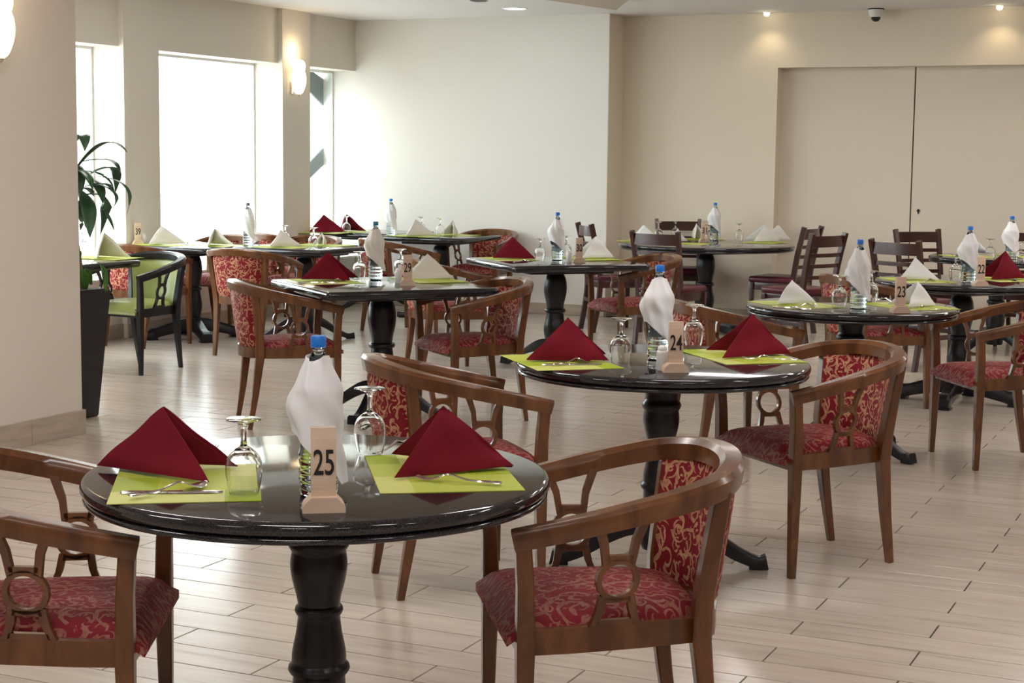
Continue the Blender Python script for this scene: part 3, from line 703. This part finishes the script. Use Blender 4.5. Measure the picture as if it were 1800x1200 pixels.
# ------------------------------------------------------------------ chairs
CH = make_armchair('dark wood armchair right of table 25, nearest, red damask seat', CHAIRWOOD, DAM, DAMS, 'red damask armchairs')
CH.location = (.201, 3.866, 0); CH.rotation_euler = (0, 0, heading((-.986, -.165)))
for (x, y), f, lab in (
    ((-1.054, 3.708), (.998, .05), 'red damask armchair cut off at the left edge, left of table 25'),
    ((-.176, 5.734), (.952, .306), 'red damask armchair between tables 25 and 24, back to the left'),
    ((1.116, 6.15), (-.916, -.40), 'red damask armchair right of table 24, facing left'),
    ((1.113, 8.18), (.95, .30), 'red damask armchair behind the red napkin and bottle of table 24'),
    ((2.463, 8.27), (-.986, -.166), 'red damask armchair right of table 23, at the right edge'),
    ((2.273, 10.19), (.95, .30), 'red damask armchair left of table 22, behind table 23'),
    ((-1.254, 9.22), (.944, .329), 'red damask armchair left of table 29, back outside in view'),
    ((-.24, 9.42), (-.90, -.43), 'red damask armchair right of table 29, facing left'),
    ((-.44, 11.52), (.94, .34), 'red damask armchair behind the ivory napkin of table 29'),
    ((.88, 12.05), (-.93, -.37), 'red damask armchair right of table 30, facing left'),
    ((-.307, 15.90), (-.44, -.90), 'red damask armchair at the back table, right end before the white wall'),
    ((-.98, 14.2), (.84, .54), 'red damask armchair before the back table, behind the bottle of table 29'),
    ((-1.84, 14.2), (-.42, -.91), 'red damask armchair on the far side of the table beside the sconce pier'),
    ((-1.97, 12.50), (.38, .925), 'red damask armchair seen squarely from behind, left of table 29'),
    ((-2.10, 15.05), (.70, .71), 'red damask armchair below the sconce, before the far corner table'),
    ((-2.92, 13.01), (.46, .89), 'red damask armchair behind the green chair, left of the 39 table'),
    ((-2.55, 14.12), (-.38, -.92), 'purplish armchair on the window side of the 39 table, back to the window')):
    dup(CH, (x, y, 0), heading(f), lab, 'red damask armchairs')
g = make_armchair('black armchair with lime green back and seat, beside the planter', GREENWOOD, LIME, LIME)
g.location = (-2.66, 11.46, 0); g.rotation_euler = (0, 0, heading((-.50, -.866)))
LC = make_ladder('mahogany ladder-back chair seen side-on, left of table 31 by the wall corner'); LC['group'] = 'ladder-back chairs'
LC.location = (.90, 14.50, 0); LC.rotation_euler = (0, 0, heading((.97, .25)))
for (x, y), f, lab in (
    ((1.27, 13.15), (.55, .83), 'mahogany ladder-back chair in front of table 31, left'),
    ((1.58, 15.42), (.02, -1), 'mahogany ladder-back chair behind table 31, against the cream wall'),
    ((2.36, 14.40), (-.85, .52), 'mahogany ladder-back chair right of table 31, farther one'),
    ((2.30, 13.13), (-.65, .76), 'mahogany ladder-back chair right of table 31, nearer one, dark slatted back'),
    ((2.98, 12.10), (.74, .67), 'mahogany ladder-back chair behind table 22, nearer of two by the partition seam'),
    ((3.50, 13.62), (.30, -.95), 'mahogany ladder-back chair with shiny top rail behind the right-hand back table'),
    ((4.28, 13.62), (-.5, -.87), 'mahogany ladder-back chair cut off at the right edge')):
    dup(LC, (x, y, 0), heading(f), lab, 'ladder-back chairs')

# ------------------------------------------------------------------ small table things
def placemat_mesh():
    bm = bmesh.new(); add_box(bm, (.32, .46, .0016), T(0, 0, .0012))
    return mesh_of('placemat', bm, MATM, None, lambda c, n: (c.x/.32+.5, c.y/.46+.5))
PM = placemat_mesh()
def placemat(p, ang, lab, grp='lime placemats', flip=False):
    return tag(obj('placemat', PM, None, (p[0], p[1], TH), ang+(pi if flip else 0)), lab, 'placemat', grp)
def napkin_mesh(m, S, N, F, P, seed=0):
    """standing tent napkin: two padded triangular lobes sharing the sloping spine S-P"""
    rnd = random.Random(seed); bm = bmesh.new(); n = 16
    def lobe(A, B, C, bulge, th):
        A, B, C = Vector(A), Vector(B), Vector(C); nrm = (B-A).cross(C-A).normalized(); L = []
        for sgn in (1, -1):
            rows = []
            for i in range(n+1):
                row = []
                for j in range(i+1):
                    a = 1-i/n; b = (i-j)/n; c = j/n
                    mb = min(a, b, c); e = min(1, mb*9)**.5
                    p = A*a+B*b+C*c
                    e = max(.22, e)
                    p += nrm*(bulge*4*b*(1-b)*(a+c)*.6 + .004*sin(9*b+5*c+seed)) + nrm*sgn*th*e
                    if p.z < th*.9: p.z = max(.0005, p.z) + 0
                    row.append(p)
                rows.append(row)
            L.append(rows)
        V = [[[bm.verts.new(p) for p in r] for r in rows] for rows in L]
        for k in (0, 1):
            R = V[k]
            for i in range(n):
                for j in range(i+1):
                    bm.faces.new((R[i][j], R[i+1][j], R[i+1][j+1]))
                    if j < i: bm.faces.new((R[i][j], R[i+1][j+1], R[i][j+1]))
        for seq in ([(i, 0) for i in range(n+1)], [(i, i) for i in range(n+1)], [(n, j) for j in range(n+1)]):
            for (a0, b0), (a1, b1) in zip(seq, seq[1:]): bm.faces.new((V[0][a0][b0], V[0][a1][b1], V[1][a1][b1], V[1][a0][b0]))
    lobe(P, S, N, .010, .0085); lobe(P, F, S, .010, .0085)
    # inner folded lips just inside each lobe
    q = .93; c = (Vector(S)+Vector(N)+Vector(F))/3+Vector((0, 0, .02))
    def tow(p, k=.94): return tuple(Vector(p)*k + c*(1-k))
    lobe(tow(P, .90), tow(S, .92), tow(N, .90), .0, .005); lobe(tow(P, .90), tow(F, .90), tow(S, .92), .0, .005)
    return mesh_of('napkin', bm, m, 50)
def napkin(m, S, N, F, h, lab, grp, seed=0, apex=.5):
    """S = spine foot, N and F = feet of the two lobes (world xy on the table)"""
    S, N, F = [Vector((p[0], p[1], 0)) for p in (S, N, F)]; c = (S+N+F)/3
    P = S*(1-apex)+(N+F)/2*apex + Vector((0, 0, h)); z0 = Vector((0, 0, .006))
    me = napkin_mesh(m, S-c+z0, N-c+z0, F-c+z0, P-c, seed)
    return tag(obj('napkin', me, None, (c.x, c.y, TH+.003)), lab, 'napkin', grp)
def napkin_at(m, p, ang, lab, grp, seed=0, sc_=1.0, h=.135, spread=.11):
    """generic: opening faces direction ang"""
    d = Vector((cos(ang), sin(ang))); l = Vector((-d.y, d.x)); p = Vector((p[0], p[1]))
    return napkin(m, p-d*.14*sc_, p+d*.13*sc_-l*spread*sc_, p+d*.13*sc_+l*spread*sc_, h*sc_, lab, grp, seed)
# goblet upside down
bm = bmesh.new()
outer = smoothprof([(.0315, 0), (.036, .02), (.0395, .045), (.039, .065), (.032, .085), (.018, .098), (.008, .104)], 4) + smoothprof([(.0065, .115), (.006, .135), (.0085, .148), (.022, .157), (.0375, .160)], 3) + [(.0385, .1615), (.037, .163), (0, .163)]
inner = smoothprof([(.0300, 0), (.0345, .02), (.038, .045), (.0375, .065), (.0300, .084), (.016, .095), (0, .098)], 4)
lathe(bm, inner[::-1]+outer, 32)
GOB = mesh_of('goblet', bm, GLASS, 60)
def goblet(px, lab, grp='upturned water goblets'):
    p = at(px[0], px[1], TH); return tag(obj('goblet', GOB, None, (p.x, p.y, TH+.002)), lab, 'glass', grp)
# bottle
def bottle_meshes():
    bm = bmesh.new(); prof = [(0, .004), (.030, .0), (.040, .004), (.0425, .014)]
    z = .02
    while z < .20:
        prof += [(.0425, z), (.0405, z+.006), (.0425, z+.012)]; z += .020
        if .09 < z < .12: prof += [(.039, .105), (.0385, .12), (.0425, .132)]; z = .136
    prof += smoothprof([(.042, .225), (.040, .245), (.032, .272), (.020, .298), (.014, .312)], 3)+[(.0135, .318), (.0165, .320), (.0165, .323), (.0135, .325), (.0135, .336), (0, .336)]
    prof2 = [prof[0]]
    for q in prof[1:]:
        if q[1] >= prof2[-1][1]-.005: prof2.append(q)
    inn = [(max(0, r-.0012), z+(.0012 if z < .01 else 0)) for r, z in prof2 if z < .334]
    lathe(bm, inn[::-1]+prof2[1:], 32); body = mesh_of('bottle_body', bm, PET, 50)
    bm = bmesh.new(); lathe(bm, [(max(0, r-.003), z+.003) for r, z in prof2 if z < .268]+[(0, .271)], 32); water = mesh_of('water', bm, WATER, 50)
    caps = []
    for m in (CAPB, CAPG, CAPT):
        bm = bmesh.new(); lathe(bm, [(0, .323), (.0165, .323), (.0168, .328), (.0165, .344), (.0145, .347), (0, .347)], 28); caps.append(mesh_of('cap', bm, m, 40))
    return body, water, caps
BODY, WATERM, CAPS = bottle_meshes()
def bottle(p, lab, cap=0):
    root = thing('water_bottle', lab, 'bottle', (p[0], p[1], TH), random.random()*6, 'water bottles wrapped in napkins')
    b = obj('bottle_body', BODY, root); obj('water', WATERM, b); obj('bottle_cap', CAPS[cap], root); return root
def wrap_mesh(seed, m):
    """napkin wound round a bottle: slanting hem, a bulge on one side, tip hanging low on the other"""
    r = random.Random(seed); bm = bmesh.new(); n = 48; k = 22; G = []
    ph = r.uniform(-.3, .3); bz = r.uniform(.17, .21); low = r.uniform(.015, .055)
    for lay in (0, 1):
        g = []
        for i in range(n):
            a = 2*pi*i/n; col = []
            c = cos(a-ph); hem = .090 - .050*c - (.045 if c > .75 else 0)*(c-.75)*4
            hem = max(low, hem); top = .300+.006*sin(2*a+seed)
            for j in range(k+1):
                t = j/k; z = hem+(top-hem)*t
                rb = .0455 if z < .235 else .0455-(z-.235)*.43
                rad = max(.019, rb) + .0035
                rad += .020*max(0, -cos(a-ph+.4))**1.5*math.exp(-((z-bz)/.040)**2)
                rad += .006*sin(3*a+9*z*8+seed)*(.5-abs(t-.5)) + .003*sin(7*a+40*z)
                if z < .13: rad += .010*max(0, c)*((.13-z)/.1)
                rad = max(rad, .0475 if z < .235 else rb+.0015)
                rad += .0022 if lay == 0 else 0
                col.append(bm.verts.new((rad*cos(a), rad*sin(a), z)))
            g.append(col)
        G.append(g)
        for i in range(n):
            for j in range(k): bm.faces.new((g[i][j], g[(i+1) % n][j], g[(i+1) % n][j+1], g[i][j+1]))
    for i in range(n):
        for j in (0, k): bm.faces.new((G[0][i][j], G[0][(i+1) % n][j], G[1][(i+1) % n][j], G[1][i][j]))
    return mesh_of('bottle_napkin', bm, m, 70)
def wrapped(px, tbl, cap=0, m=None, seed=1, rot=0):
    p = at(px[0], px[1], TH)
    bottle(p, 'clear water bottle with a %s cap standing on %s' % (('blue', 'grey', 'teal')[cap], tbl), cap)
    tag(obj('napkin', wrap_mesh(seed, m or WHITEN), None, (p.x, p.y, TH), rot), 'white napkin wound round the water bottle on %s' % tbl, 'napkin', 'napkins wound round bottles')
# number stand
def digits(txt, w):
    cu = bpy.data.curves.new('t', 'FONT'); cu.body = txt; cu.size = .062; cu.extrude = .0012; cu.align_x = 'CENTER'; cu.align_y = 'CENTER'; cu.offset = .0006
    to = bpy.data.objects.new('t', cu); COL.objects.link(to); bpy.context.view_layer.update()
    me = bpy.data.meshes.new_from_object(to.evaluated_get(bpy.context.evaluated_depsgraph_get())); bpy.data.objects.remove(to)
    xs = [v.co.x for v in me.vertices]; ys = [v.co.y for v in me.vertices]; cx, cy = (min(xs)+max(xs))/2, (min(ys)+max(ys))/2
    sx = w/(max(xs)-min(xs)); sy = .054/(max(ys)-min(ys))
    for v in me.vertices:
        x, y, z = v.co; v.co = ((x-cx)*sx, -z, (y-cy)*sy)
    me.materials.clear(); me.materials.append(BLACK); return me
STAND = None
def number_stand(px, num, tbl, ang=0.0, dim=False):
    global STAND
    p = at(px[0], px[1], TH)
    root = thing('number_stand', 'pale wooden stand numbered %s on %s' % (num, tbl), 'table number', (p.x, p.y+.028, TH), ang, 'wooden table number stands')
    if STAND is None:
        bm = bmesh.new(); t = bmesh.new()
        pr = [(-.044, 0), (.044, 0), (.044, .010), (.040, .018), (.031, .027), (.026, .032), (-.026, .032), (-.031, .027), (-.040, .018), (-.044, .010)]
        extrude_poly(bm, pr, .055)
        b2 = bmesh.new(); add_box(b2, (.051, .020, .146), T(0, 0, .102), .0015)
        STAND = (mesh_of('stand_base', bm, PALEW, 35), mesh_of('stand_post', b2, PALEW, 35))
    obj('stand_base', STAND[0], root); obj('stand_post', STAND[1], root)
    d = digits(num, .042); obj('number', d, root, (0, -.0104, .103))
    return root
# shaker
bm = bmesh.new(); lathe(bm, [(0, 0), (.020, 0), (.0215, .003), (.0215, .060), (.020, .066), (.017, .069), (0, .069)], 28); SH1 = mesh_of('shaker_body', bm, CERAM, 40)
bm = bmesh.new(); lathe(bm, [(.017, .069), (.0175, .074), (.015, .082), (.008, .087), (0, .088)], 24); SH2 = mesh_of('shaker_top', bm, CERAM, 50)
def shaker(px, lab):
    p = at(px[0], px[1], TH); r = thing('shaker', lab, 'shaker', (p.x, p.y, TH), 0, 'white shakers'); obj('shaker_body', SH1, r); obj('shaker_top', SH2, r)
# cutlery
def cut_meshes():
    def flat(pts, zf, th):
        """ribbon: list of (x, halfwidth); zf(x) height"""
        bm = bmesh.new(); A = []
        for x, w in pts:
            z = zf(x); A.append([bm.verts.new((x, -w, z)), bm.verts.new((x, w, z)), bm.verts.new((x, w*.8, z+th)), bm.verts.new((x, -w*.8, z+th))])
        for i in range(len(A)-1):
            for j in range(4): bm.faces.new((A[i][j], A[i][(j+1) % 4], A[i+1][(j+1) % 4], A[i+1][j]))
        bm.faces.new(A[0][::-1]); bm.faces.new(A[-1]); return bm
    kn = flat([(-.11, .004), (-.10, .008), (-.03, .0075), (-.012, .0055), (-.008, .009), (.05, .0095), (.09, .007), (.108, .001)], lambda x: .001, .004)
    zf = lambda x: .004 + .012*math.exp(-((x-.025)/.03)**2) + max(0, x-.04)*.0 - .003*max(0, min(1, (x-.03)/.02)) + max(0, x-.075)*.25
    sp = flat(smoothprof([(-.10, .006), (-.085, .009), (-.04, .0035), (.02, .003), (.035, .006), (.052, .017), (.070, .021), (.088, .016), (.10, .004)], 3), zf, .003)
    fk = flat(smoothprof([(-.10, .006), (-.085, .009), (-.04, .0035), (.015, .003), (.03, .006), (.042, .012), (.058, .0125)], 3), zf, .003)
    for k in range(4):
        y = -.0105+.007*k; q = bmesh.new()
        path = [(.057+.011*i, y, zf(.057+.011*i)+.0015) for i in range(5)]
        sweep(fk, path, [(-.0017, -.0012), (.0017, -.0012), (.0012, .0012), (-.0012, .0012)])
    return mesh_of('knife', kn, STEEL, 40), mesh_of('spoon', sp, STEEL, 60), mesh_of('fork', fk, STEEL, 60)
KN, SP, FK = cut_meshes()
def cutlery(kind, px0, px1, lab, z=0.0026):
    """from handle end to tip"""
    a, b = at(*px0, TH), at(*px1, TH); c = (a+b)/2; ang = atan2(b.y-a.y, b.x-a.x)
    return tag(obj(kind, {'knife': KN, 'spoon': SP, 'fork': FK}[kind], None, (c.x, c.y, TH+z), ang), lab, kind, 'steel cutlery')

RG, WG = 'wine red tent napkins', 'white tent napkins'
# table 25
U = radians(9.5)
placemat((-.723, 3.616), U, 'lime placemat under the left red napkin of table 25')
placemat((-.163, 3.758), U, 'lime placemat under the right red napkin of table 25', flip=True)
napkin(REDN, (-.962, 3.755), (-.668, 3.572), (-.64, 3.78), .150, 'wine red tent napkin at the left of table 25', RG, 1, .54)
napkin(REDN, (.005, 3.80), (-.262, 3.650), (-.292, 3.935), .150, 'wine red tent napkin at the right of table 25', RG, 2, .58)
goblet((429, 868), 'upturned goblet on table 25, left of the number stand'); goblet((650, 798), 'upturned goblet on table 25, right of the bottle')
wrapped((560, 870), 'table 25', 0, None, 3, .15); number_stand((566, 902), '25', 'table 25', .16)
cutlery('knife', (210, 869), (395, 868), 'knife at the front of the left placemat of table 25'); cutlery('spoon', (218, 882), (372, 856), 'spoon crossing the knife on the left placemat of table 25', .0065)
cutlery('fork', (893, 856), (722, 845), 'fork at the front of the right placemat of table 25', .004); cutlery('spoon', (664, 800), (715, 782), 'spoon behind the right red napkin of table 25')
cutlery('fork', (335, 812), (372, 792), 'fork behind the left red napkin of table 25')
# table 24
U = radians(17)
placemat((.176, 5.887), U, 'lime placemat under the left red napkin of table 24')
placemat((.859, 6.122), U, 'lime placemat under the right red napkin of table 24', flip=True)
napkin(REDN, (.055, 5.86), (.350, 5.87), (.350, 6.08), .155, 'wine red tent napkin at the left of table 24', RG, 3, .50)
napkin(REDN, (1.055, 6.16), (.775, 5.99), (.745, 6.25), .155, 'wine red tent napkin at the right of table 24', RG, 4, .52)
goblet((1091, 639), 'upturned goblet on table 24, left of the bottle'); goblet((1219, 608), 'upturned goblet on table 24, right of the number stand')
wrapped((1157, 631), 'table 24', 0, None, 5, .1); number_stand((1188, 655), '24', 'table 24', .10); shaker((1164, 650), 'white shaker left of the number stand on table 24')
cutlery('knife', (943, 643), (1068, 642), 'knife at the front of the left placemat of table 24'); cutlery('spoon', (950, 648), (1056, 635), 'spoon crossing the knife on the left placemat of table 24', .0065)
cutlery('fork', (1403, 636), (1305, 633), 'fork at the front of the right placemat of table 24', .004)
# table 23
placemat((1.455, 8.40), radians(20), 'lime placemat under the slumped white napkin of table 23')
placemat((2.03, 8.38), radians(20), 'lime placemat under the upright white napkin of table 23', flip=True)
napkin_at(WHITEN, (1.44, 8.42), radians(40), 'white tent napkin tilted at the left of table 23', WG, 5, .82, .15, .09)
napkin_at(WHITEN, (2.06, 8.34), radians(200), 'white tent napkin behind the number stand of table 23', WG, 6, .85, .15)
goblet((1475, 541), 'upturned goblet on table 23, left of the bottle'); goblet((1530, 531), 'upturned goblet on table 23, behind the bottle')
wrapped((1508, 542), 'table 23', 0, None, 7, -.1); number_stand((1584, 550), '23', 'table 23', .15)
cutlery('spoon', (1376, 544), (1448, 538), 'spoon at the front left of table 23', .004); cutlery('knife', (1360, 540), (1425, 545), 'knife in front of the tilted white napkin of table 23')
cutlery('fork', (1660, 547), (1602, 543), 'fork at the right of table 23', .004); cutlery('spoon', (1575, 534), (1548, 529), 'spoon behind the number stand of table 23', .004)
# table 22
placemat((2.53, 10.27), radians(14), 'lime placemat under the white napkin of table 22')
placemat((3.14, 10.45), radians(14), 'lime placemat under the red napkin of table 22', flip=True)
napkin_at(WHITEN, (2.53, 10.28), radians(20), 'white tent napkin at the left of table 22', WG, 8, .85, .16)
napkin_at(REDN, (3.13, 10.44), radians(190), 'wine red tent napkin on table 22', RG, 9, 1.08, .165)
goblet((1679, 493), 'upturned goblet on table 22, left of the bottle'); wrapped((1702, 496), 'table 22', 0, None, 11, .2); number_stand((1725, 503), '22', 'table 22', .1)
cutlery('spoon', (1612, 499), (1652, 493), 'spoon on the left placemat of table 22', .004); cutlery('fork', (1800, 501), (1775, 494), 'fork on the right placemat of table 22', .004)
# table behind it
placemat((3.62, 13.0), radians(12), 'lime placemat at the left of the back table by the right edge'); placemat((4.12, 13.1), radians(12), 'lime placemat at the right of the back table by the right edge')
napkin_at(WHITEN, (3.78, 13.38), radians(-80), 'white tent napkin on the back table, left of its goblet', WG, 12, .75)
goblet((1740, 457), 'upturned goblet on the back table, left of the bottle by the right edge'); goblet((1793, 464), 'upturned goblet cut off at the right edge on the back table')
wrapped((1776, 461), 'the back table by the right edge', 0, None, 13, 0)
# table 31
for i, (px, a, lab) in enumerate((((1132, 424), 40, 'left'), ((1200, 428), 70, 'front left'), ((1345, 426), 150, 'front right'), ((1225, 420), -80, 'far'))):
    p = at(*px, TH); placemat((p.x, p.y), radians(a-0), 'lime placemat on table 31, %s one' % lab)
p = at(1132, 422, TH); napkin_at(WHITEN, p, radians(10), 'white tent napkin at the far left of table 31', WG, 14, 1.0)
p = at(1191, 426, TH); napkin_at(WHITEN, p, radians(70), 'white tent napkin at the front left of table 31', WG, 15, .8, .15, .08)
p = at(1224, 420, TH); napkin_at(IVORY, p, radians(-75), 'ivory tent napkin left of the bottle on table 31', WG, 16, .9, .16, .06)
p = at(1342, 425, TH); napkin_at(WHITEN, p, radians(195), 'white tent napkin at the right of table 31', WG, 17, 1.15)
p = at(1366, 422, TH); napkin_at(IVORY, p, radians(160), 'yellowish napkin leaning behind the right napkin of table 31', WG, 18, .9, .16, .06)
for px, lab in (((1157, 421), 'far left on table 31'), ((1187, 419), 'left of the ivory napkin on table 31'), ((1246, 427), 'before the bottle on table 31'), ((1299, 424), 'right of the bottle on table 31, alone'), ((1344, 419), 'behind the right napkin of table 31')):
    goblet(px, 'upturned goblet '+lab)
wrapped((1256, 422), 'table 31', 0, None, 19, .3); number_stand((1238, 425), '31', 'table 31', .2)
# table 29
placemat((-1.10, 9.63), radians(26), 'lime placemat under the red napkin of table 29'); placemat((-.50, 9.83), radians(26), 'lime placemat under the ivory napkin of table 29', flip=True)
napkin(REDN, (-1.25, 9.67), (-.955, 9.63), (-.93, 9.86), .165, 'wine red tent napkin on table 29', RG, 20, .5)
napkin(IVORY, (-.36, 9.90), (-.63, 9.80), (-.66, 10.12), .150, 'ivory tent napkin on table 29, right of the number stand', WG, 21, .55)
goblet((632, 490), 'upturned goblet on table 29, left of the bottle'); goblet((704, 484), 'upturned goblet on table 29, behind the number stand')
wrapped((660, 491), 'table 29', 2, IVORY, 23, .1); number_stand((716, 502), '29', 'table 29', .05); shaker((700, 497), 'white shaker left of the number stand on table 29')
cutlery('knife', (535, 497), (590, 498), 'knife before the red napkin of table 29'); cutlery('spoon', (562, 499), (612, 494), 'spoon before the red napkin of table 29', .004)
# table 30
placemat((-.03, 12.00), radians(21), 'lime placemat under the red napkin of table 30'); placemat((.58, 12.18), radians(21), 'lime placemat under the white napkin of table 30', flip=True)
napkin_at(REDN, (0, 12.02), radians(15), 'wine red tent napkin on table 30', RG, 24, 1.08, .15)
napkin_at(WHITEN, (.61, 12.20), radians(195), 'white tent napkin on table 30, right of the number stand', WG, 25, 1.08, .15)
goblet((949, 459), 'upturned goblet on table 30, left of the bottle'); goblet((995, 453), 'upturned goblet on table 30, behind the shaker')
wrapped((979, 457), 'table 30', 0, None, 27, .4); number_stand((1018, 461), '30', 'table 30', .1); shaker((1000, 460), 'white shaker left of the number stand on table 30')
cutlery('spoon', (898, 463), (932, 460), 'spoon before the red napkin of table 30', .004)
# tables by the window
p = at(285, 430, TH); napkin_at(IVORY, p, radians(60), 'ivory tent napkin right of the shaker on the 39 table', WG, 30, 1.15); placemat((p.x, p.y), radians(65), 'lime placemat under the ivory napkin of the 39 table')
p = at(378, 431, TH); napkin_at(IVORY, p, radians(-60), 'pale backlit tent napkin before the big window', WG, 31, 1.0); placemat((p.x, p.y), radians(65), 'lime placemat under the backlit napkin')
number_stand((241, 429), '39', 'the table under the big window', .5); shaker((253, 427), 'white shaker beside the number 39 stand')
wrapped((436, 431), 'the table before the big window', 1, WHITEN, 33, 0)
p = at(494, 434, TH); napkin_at(IVORY, p, radians(60), 'ivory tent napkin at the front of the table beside the pier', WG, 34, 1.0); placemat((p.x, p.y), radians(65), 'lime placemat at the front of the table beside the pier')
p = at(566, 431, TH); napkin_at(IVORY, p, radians(-100), 'ivory rounded napkin right of the goblets beside the pier', WG, 35, .8, .13, .06); placemat((p.x, p.y), radians(65), 'lime placemat under the rounded ivory napkin')
goblet((501, 430), 'upturned goblet on the table beside the pier, farther left one'); goblet((551, 436), 'upturned goblet on the table beside the pier, nearer right one')
cutlery('spoon', (535, 437), (516, 431), 'spoon between the goblets beside the pier', .004); cutlery('fork', (345, 432), (322, 429), 'fork between the two napkins before the big window', .004)
p = at(570, 409, TH); napkin_at(REDN, p, radians(40), 'purple-red tent napkin at the left of the far corner table', RG, 36, 1.25, .14); placemat((p.x, p.y), radians(65), 'lime placemat at the left of the far corner table')
p = at(610, 407, TH); napkin_at(REDN, p, radians(-60), 'purple-red tent napkin behind the goblet of the far corner table', RG, 37, 1.2, .14); placemat((p.x, p.y), radians(65), 'lime placemat at the right of the far corner table')
goblet((609, 410), 'upturned goblet on the far corner table'); shaker((537, 406), 'white shaker on the far corner table, against the pier')
wrapped((687, 414), 'the back table beside the white wall', 0, None, 39, .2)
p = at(731, 415, TH); napkin_at(IVORY, p, radians(60), 'ivory tent napkin right of the bottle on the back table', WG, 40, 1.15); placemat((p.x, p.y), radians(65), 'lime placemat in the middle of the back table')
p = at(795, 413, TH); napkin_at(IVORY, p, radians(-110), 'ivory rounded napkin at the right end of the back table', WG, 41, .95, .15, .07); placemat((p.x, p.y), radians(65), 'lime placemat at the right end of the back table')
goblet((741, 411), 'upturned goblet on the back table, mostly behind the ivory napkin'); goblet((774, 414), 'upturned goblet on the back table, left of the rounded napkin')
p = at(183, 453, TH); napkin_at(IVORY, p, radians(-50), 'ivory tent napkin on the table beside the planter', WG, 42, 1.15, .16); placemat((p.x, p.y), radians(65), 'lime placemat on the table beside the planter')
goblet((147, 448), 'upturned goblet behind the plant leaves at the left wall')

# ------------------------------------------------------------------ planter and plant
pc = Vector((-2.50, 9.33, 0))
root = thing('planter', 'tall tapered charcoal planter half hidden behind the left wall', 'planter', pc, -YAW+.0)
bm = bmesh.new(); t = bmesh.new(); bmesh.ops.create_cube(t, size=1)
for v in t.verts:
    k = .145 if v.co.z > 0 else .088
    v.co = Vector((k*(1 if v.co.x > 0 else -1), k*(1 if v.co.y > 0 else -1), .73 if v.co.z > 0 else 0))
bmesh.ops.bevel(t, geom=t.edges[:], offset=.006, segments=2, affect='EDGES'); me = bpy.data.meshes.new('x'); t.to_mesh(me); t.free(); bm.from_mesh(me)
obj('pot', mesh_of('pot', bm, POTM, 35), root)
bm = bmesh.new(); add_box(bm, (.25, .25, .02), T(0, 0, .728)); obj('soil', mesh_of('soil', bm, SOIL), root)
plant = thing('potted_plant', 'dracaena with long drooping dark green leaves in the tall planter', 'plant', (pc.x, pc.y, .7385))
bm = bmesh.new()
for (x0, y0, x1, y1, h) in ((-.02, 0, -.05, .02, .75), (.03, .02, .0, .03, .52), (0, -.03, -.02, -.05, .30)):
    sweep(bm, [(x0+(x1-x0)*i/8+.006*sin(i), y0+(y1-y0)*i/8, h*i/8) for i in range(9)], [(.014*cos(a*pi/4), .014*sin(a*pi/4)) for a in range(8)], updir=(0, 1, 0))
obj('cane', mesh_of('cane', bm, STEM, 50), plant)
def leaf(base, tip, mid, w, m, fold=.25):
    """arching blade through three points"""
    bm = bmesh.new(); n = 14; b, t_, c = Vector(base), Vector(tip), Vector(mid); rows = []
    for i in range(n+1):
        t = i/n; p = b*(1-t)**2 + c*2*t*(1-t) + t_*t*t; d = (c-b)*2*(1-t)+(t_-c)*2*t
        side = d.cross(Vector((0, 0, 1)));
        if side.length < 1e-4: side = Vector((1, 0, 0))
        side.normalize(); side = (side + Vector((.8, .35, 0))*.6*(1 if side.x > 0 else -1)).normalized()
        ww = w*(.25+.75*sin(min(1, t*1.25)*pi/2*1.0))*(1-t**3.2)*.5+.0006; up = side.cross(d).normalized()
        rows.append([bm.verts.new(p+side*ww*q+up*abs(q)*ww*fold*(1)) for q in (-1, -.5, 0, .5, 1)])
    for i in range(n):
        for j in range(4): bm.faces.new((rows[i][j], rows[i+1][j], rows[i+1][j+1], rows[i][j+1]))
    o = obj('leaf', mesh_of('leaf', bm, m, 60), plant)
    sd = o.modifiers.new('thick', 'SOLIDIFY'); sd.thickness = .0012
def leafpx(b, t, c, w, m=None, db=0.0, dt=0.0):
    """leaf by photo pixels, laid out at the plant's real distance"""
    def P(q, dy):
        Y = pc.y+dy; d = _f*FPX+_r*(q[0]-900)+_u*(600-q[1]); k = Y/d.y; return Vector((d.x*k, Y, CAMH+d.z*k)) - Vector((pc.x, pc.y, .7385))
    leaf(P(b, db), P(t, dt), P(((c[0]*2-(b[0]+t[0])/2), (c[1]*2-(b[1]+t[1])/2)), (db+dt)/2-.02), w, m or LEAF)
for b, t, c, w in (
    ((118, 265), (149, 266), (143, 238), .075), ((137, 292), (224, 268), (185, 252), .045), ((140, 285), (211, 307), (192, 282), .040), ((140, 318), (202, 340), (196, 296), .062),
    ((146, 316), (181, 358), (170, 325), .070), ((138, 300), (200, 332), (178, 308), .045), ((150, 318), (197, 367), (200, 338), .022), ((170, 310), (222, 377), (222, 330), .024),
    ((142, 340), (158, 418), (155, 365), .080), ((142, 345), (176, 413), (183, 352), .068), ((178, 364), (201, 405), (190, 380), .020), ((150, 328), (201, 340), (184, 324), .040),
    ((128, 350), (141, 405), (145, 372), .070), ((130, 335), (165, 345), (150, 332), .065), ((126, 300), (163, 335), (150, 305), .05), ((120, 330), (150, 400), (148, 350), .075),
    ((120, 290), (142, 345), (138, 300), .060), ((115, 280), (90, 330), (95, 285), .06), ((120, 320), (70, 370), (90, 330), .06), ((118, 300), (60, 310), (85, 280), .05)):
    leafpx(b, t, c, w*1.35, None, random.uniform(-.05, .05), random.uniform(-.16, .12))
for b, t, c, w in (((150, 509), (139, 468), (146, 485), .085), ((186, 512), (170, 460), (183, 478), .050), ((138, 462), (141, 440), (140, 448), .03), ((160, 500), (148, 470), (155, 480), .05)):
    leafpx(b, t, c, w, LEAFY, 0, -.04)
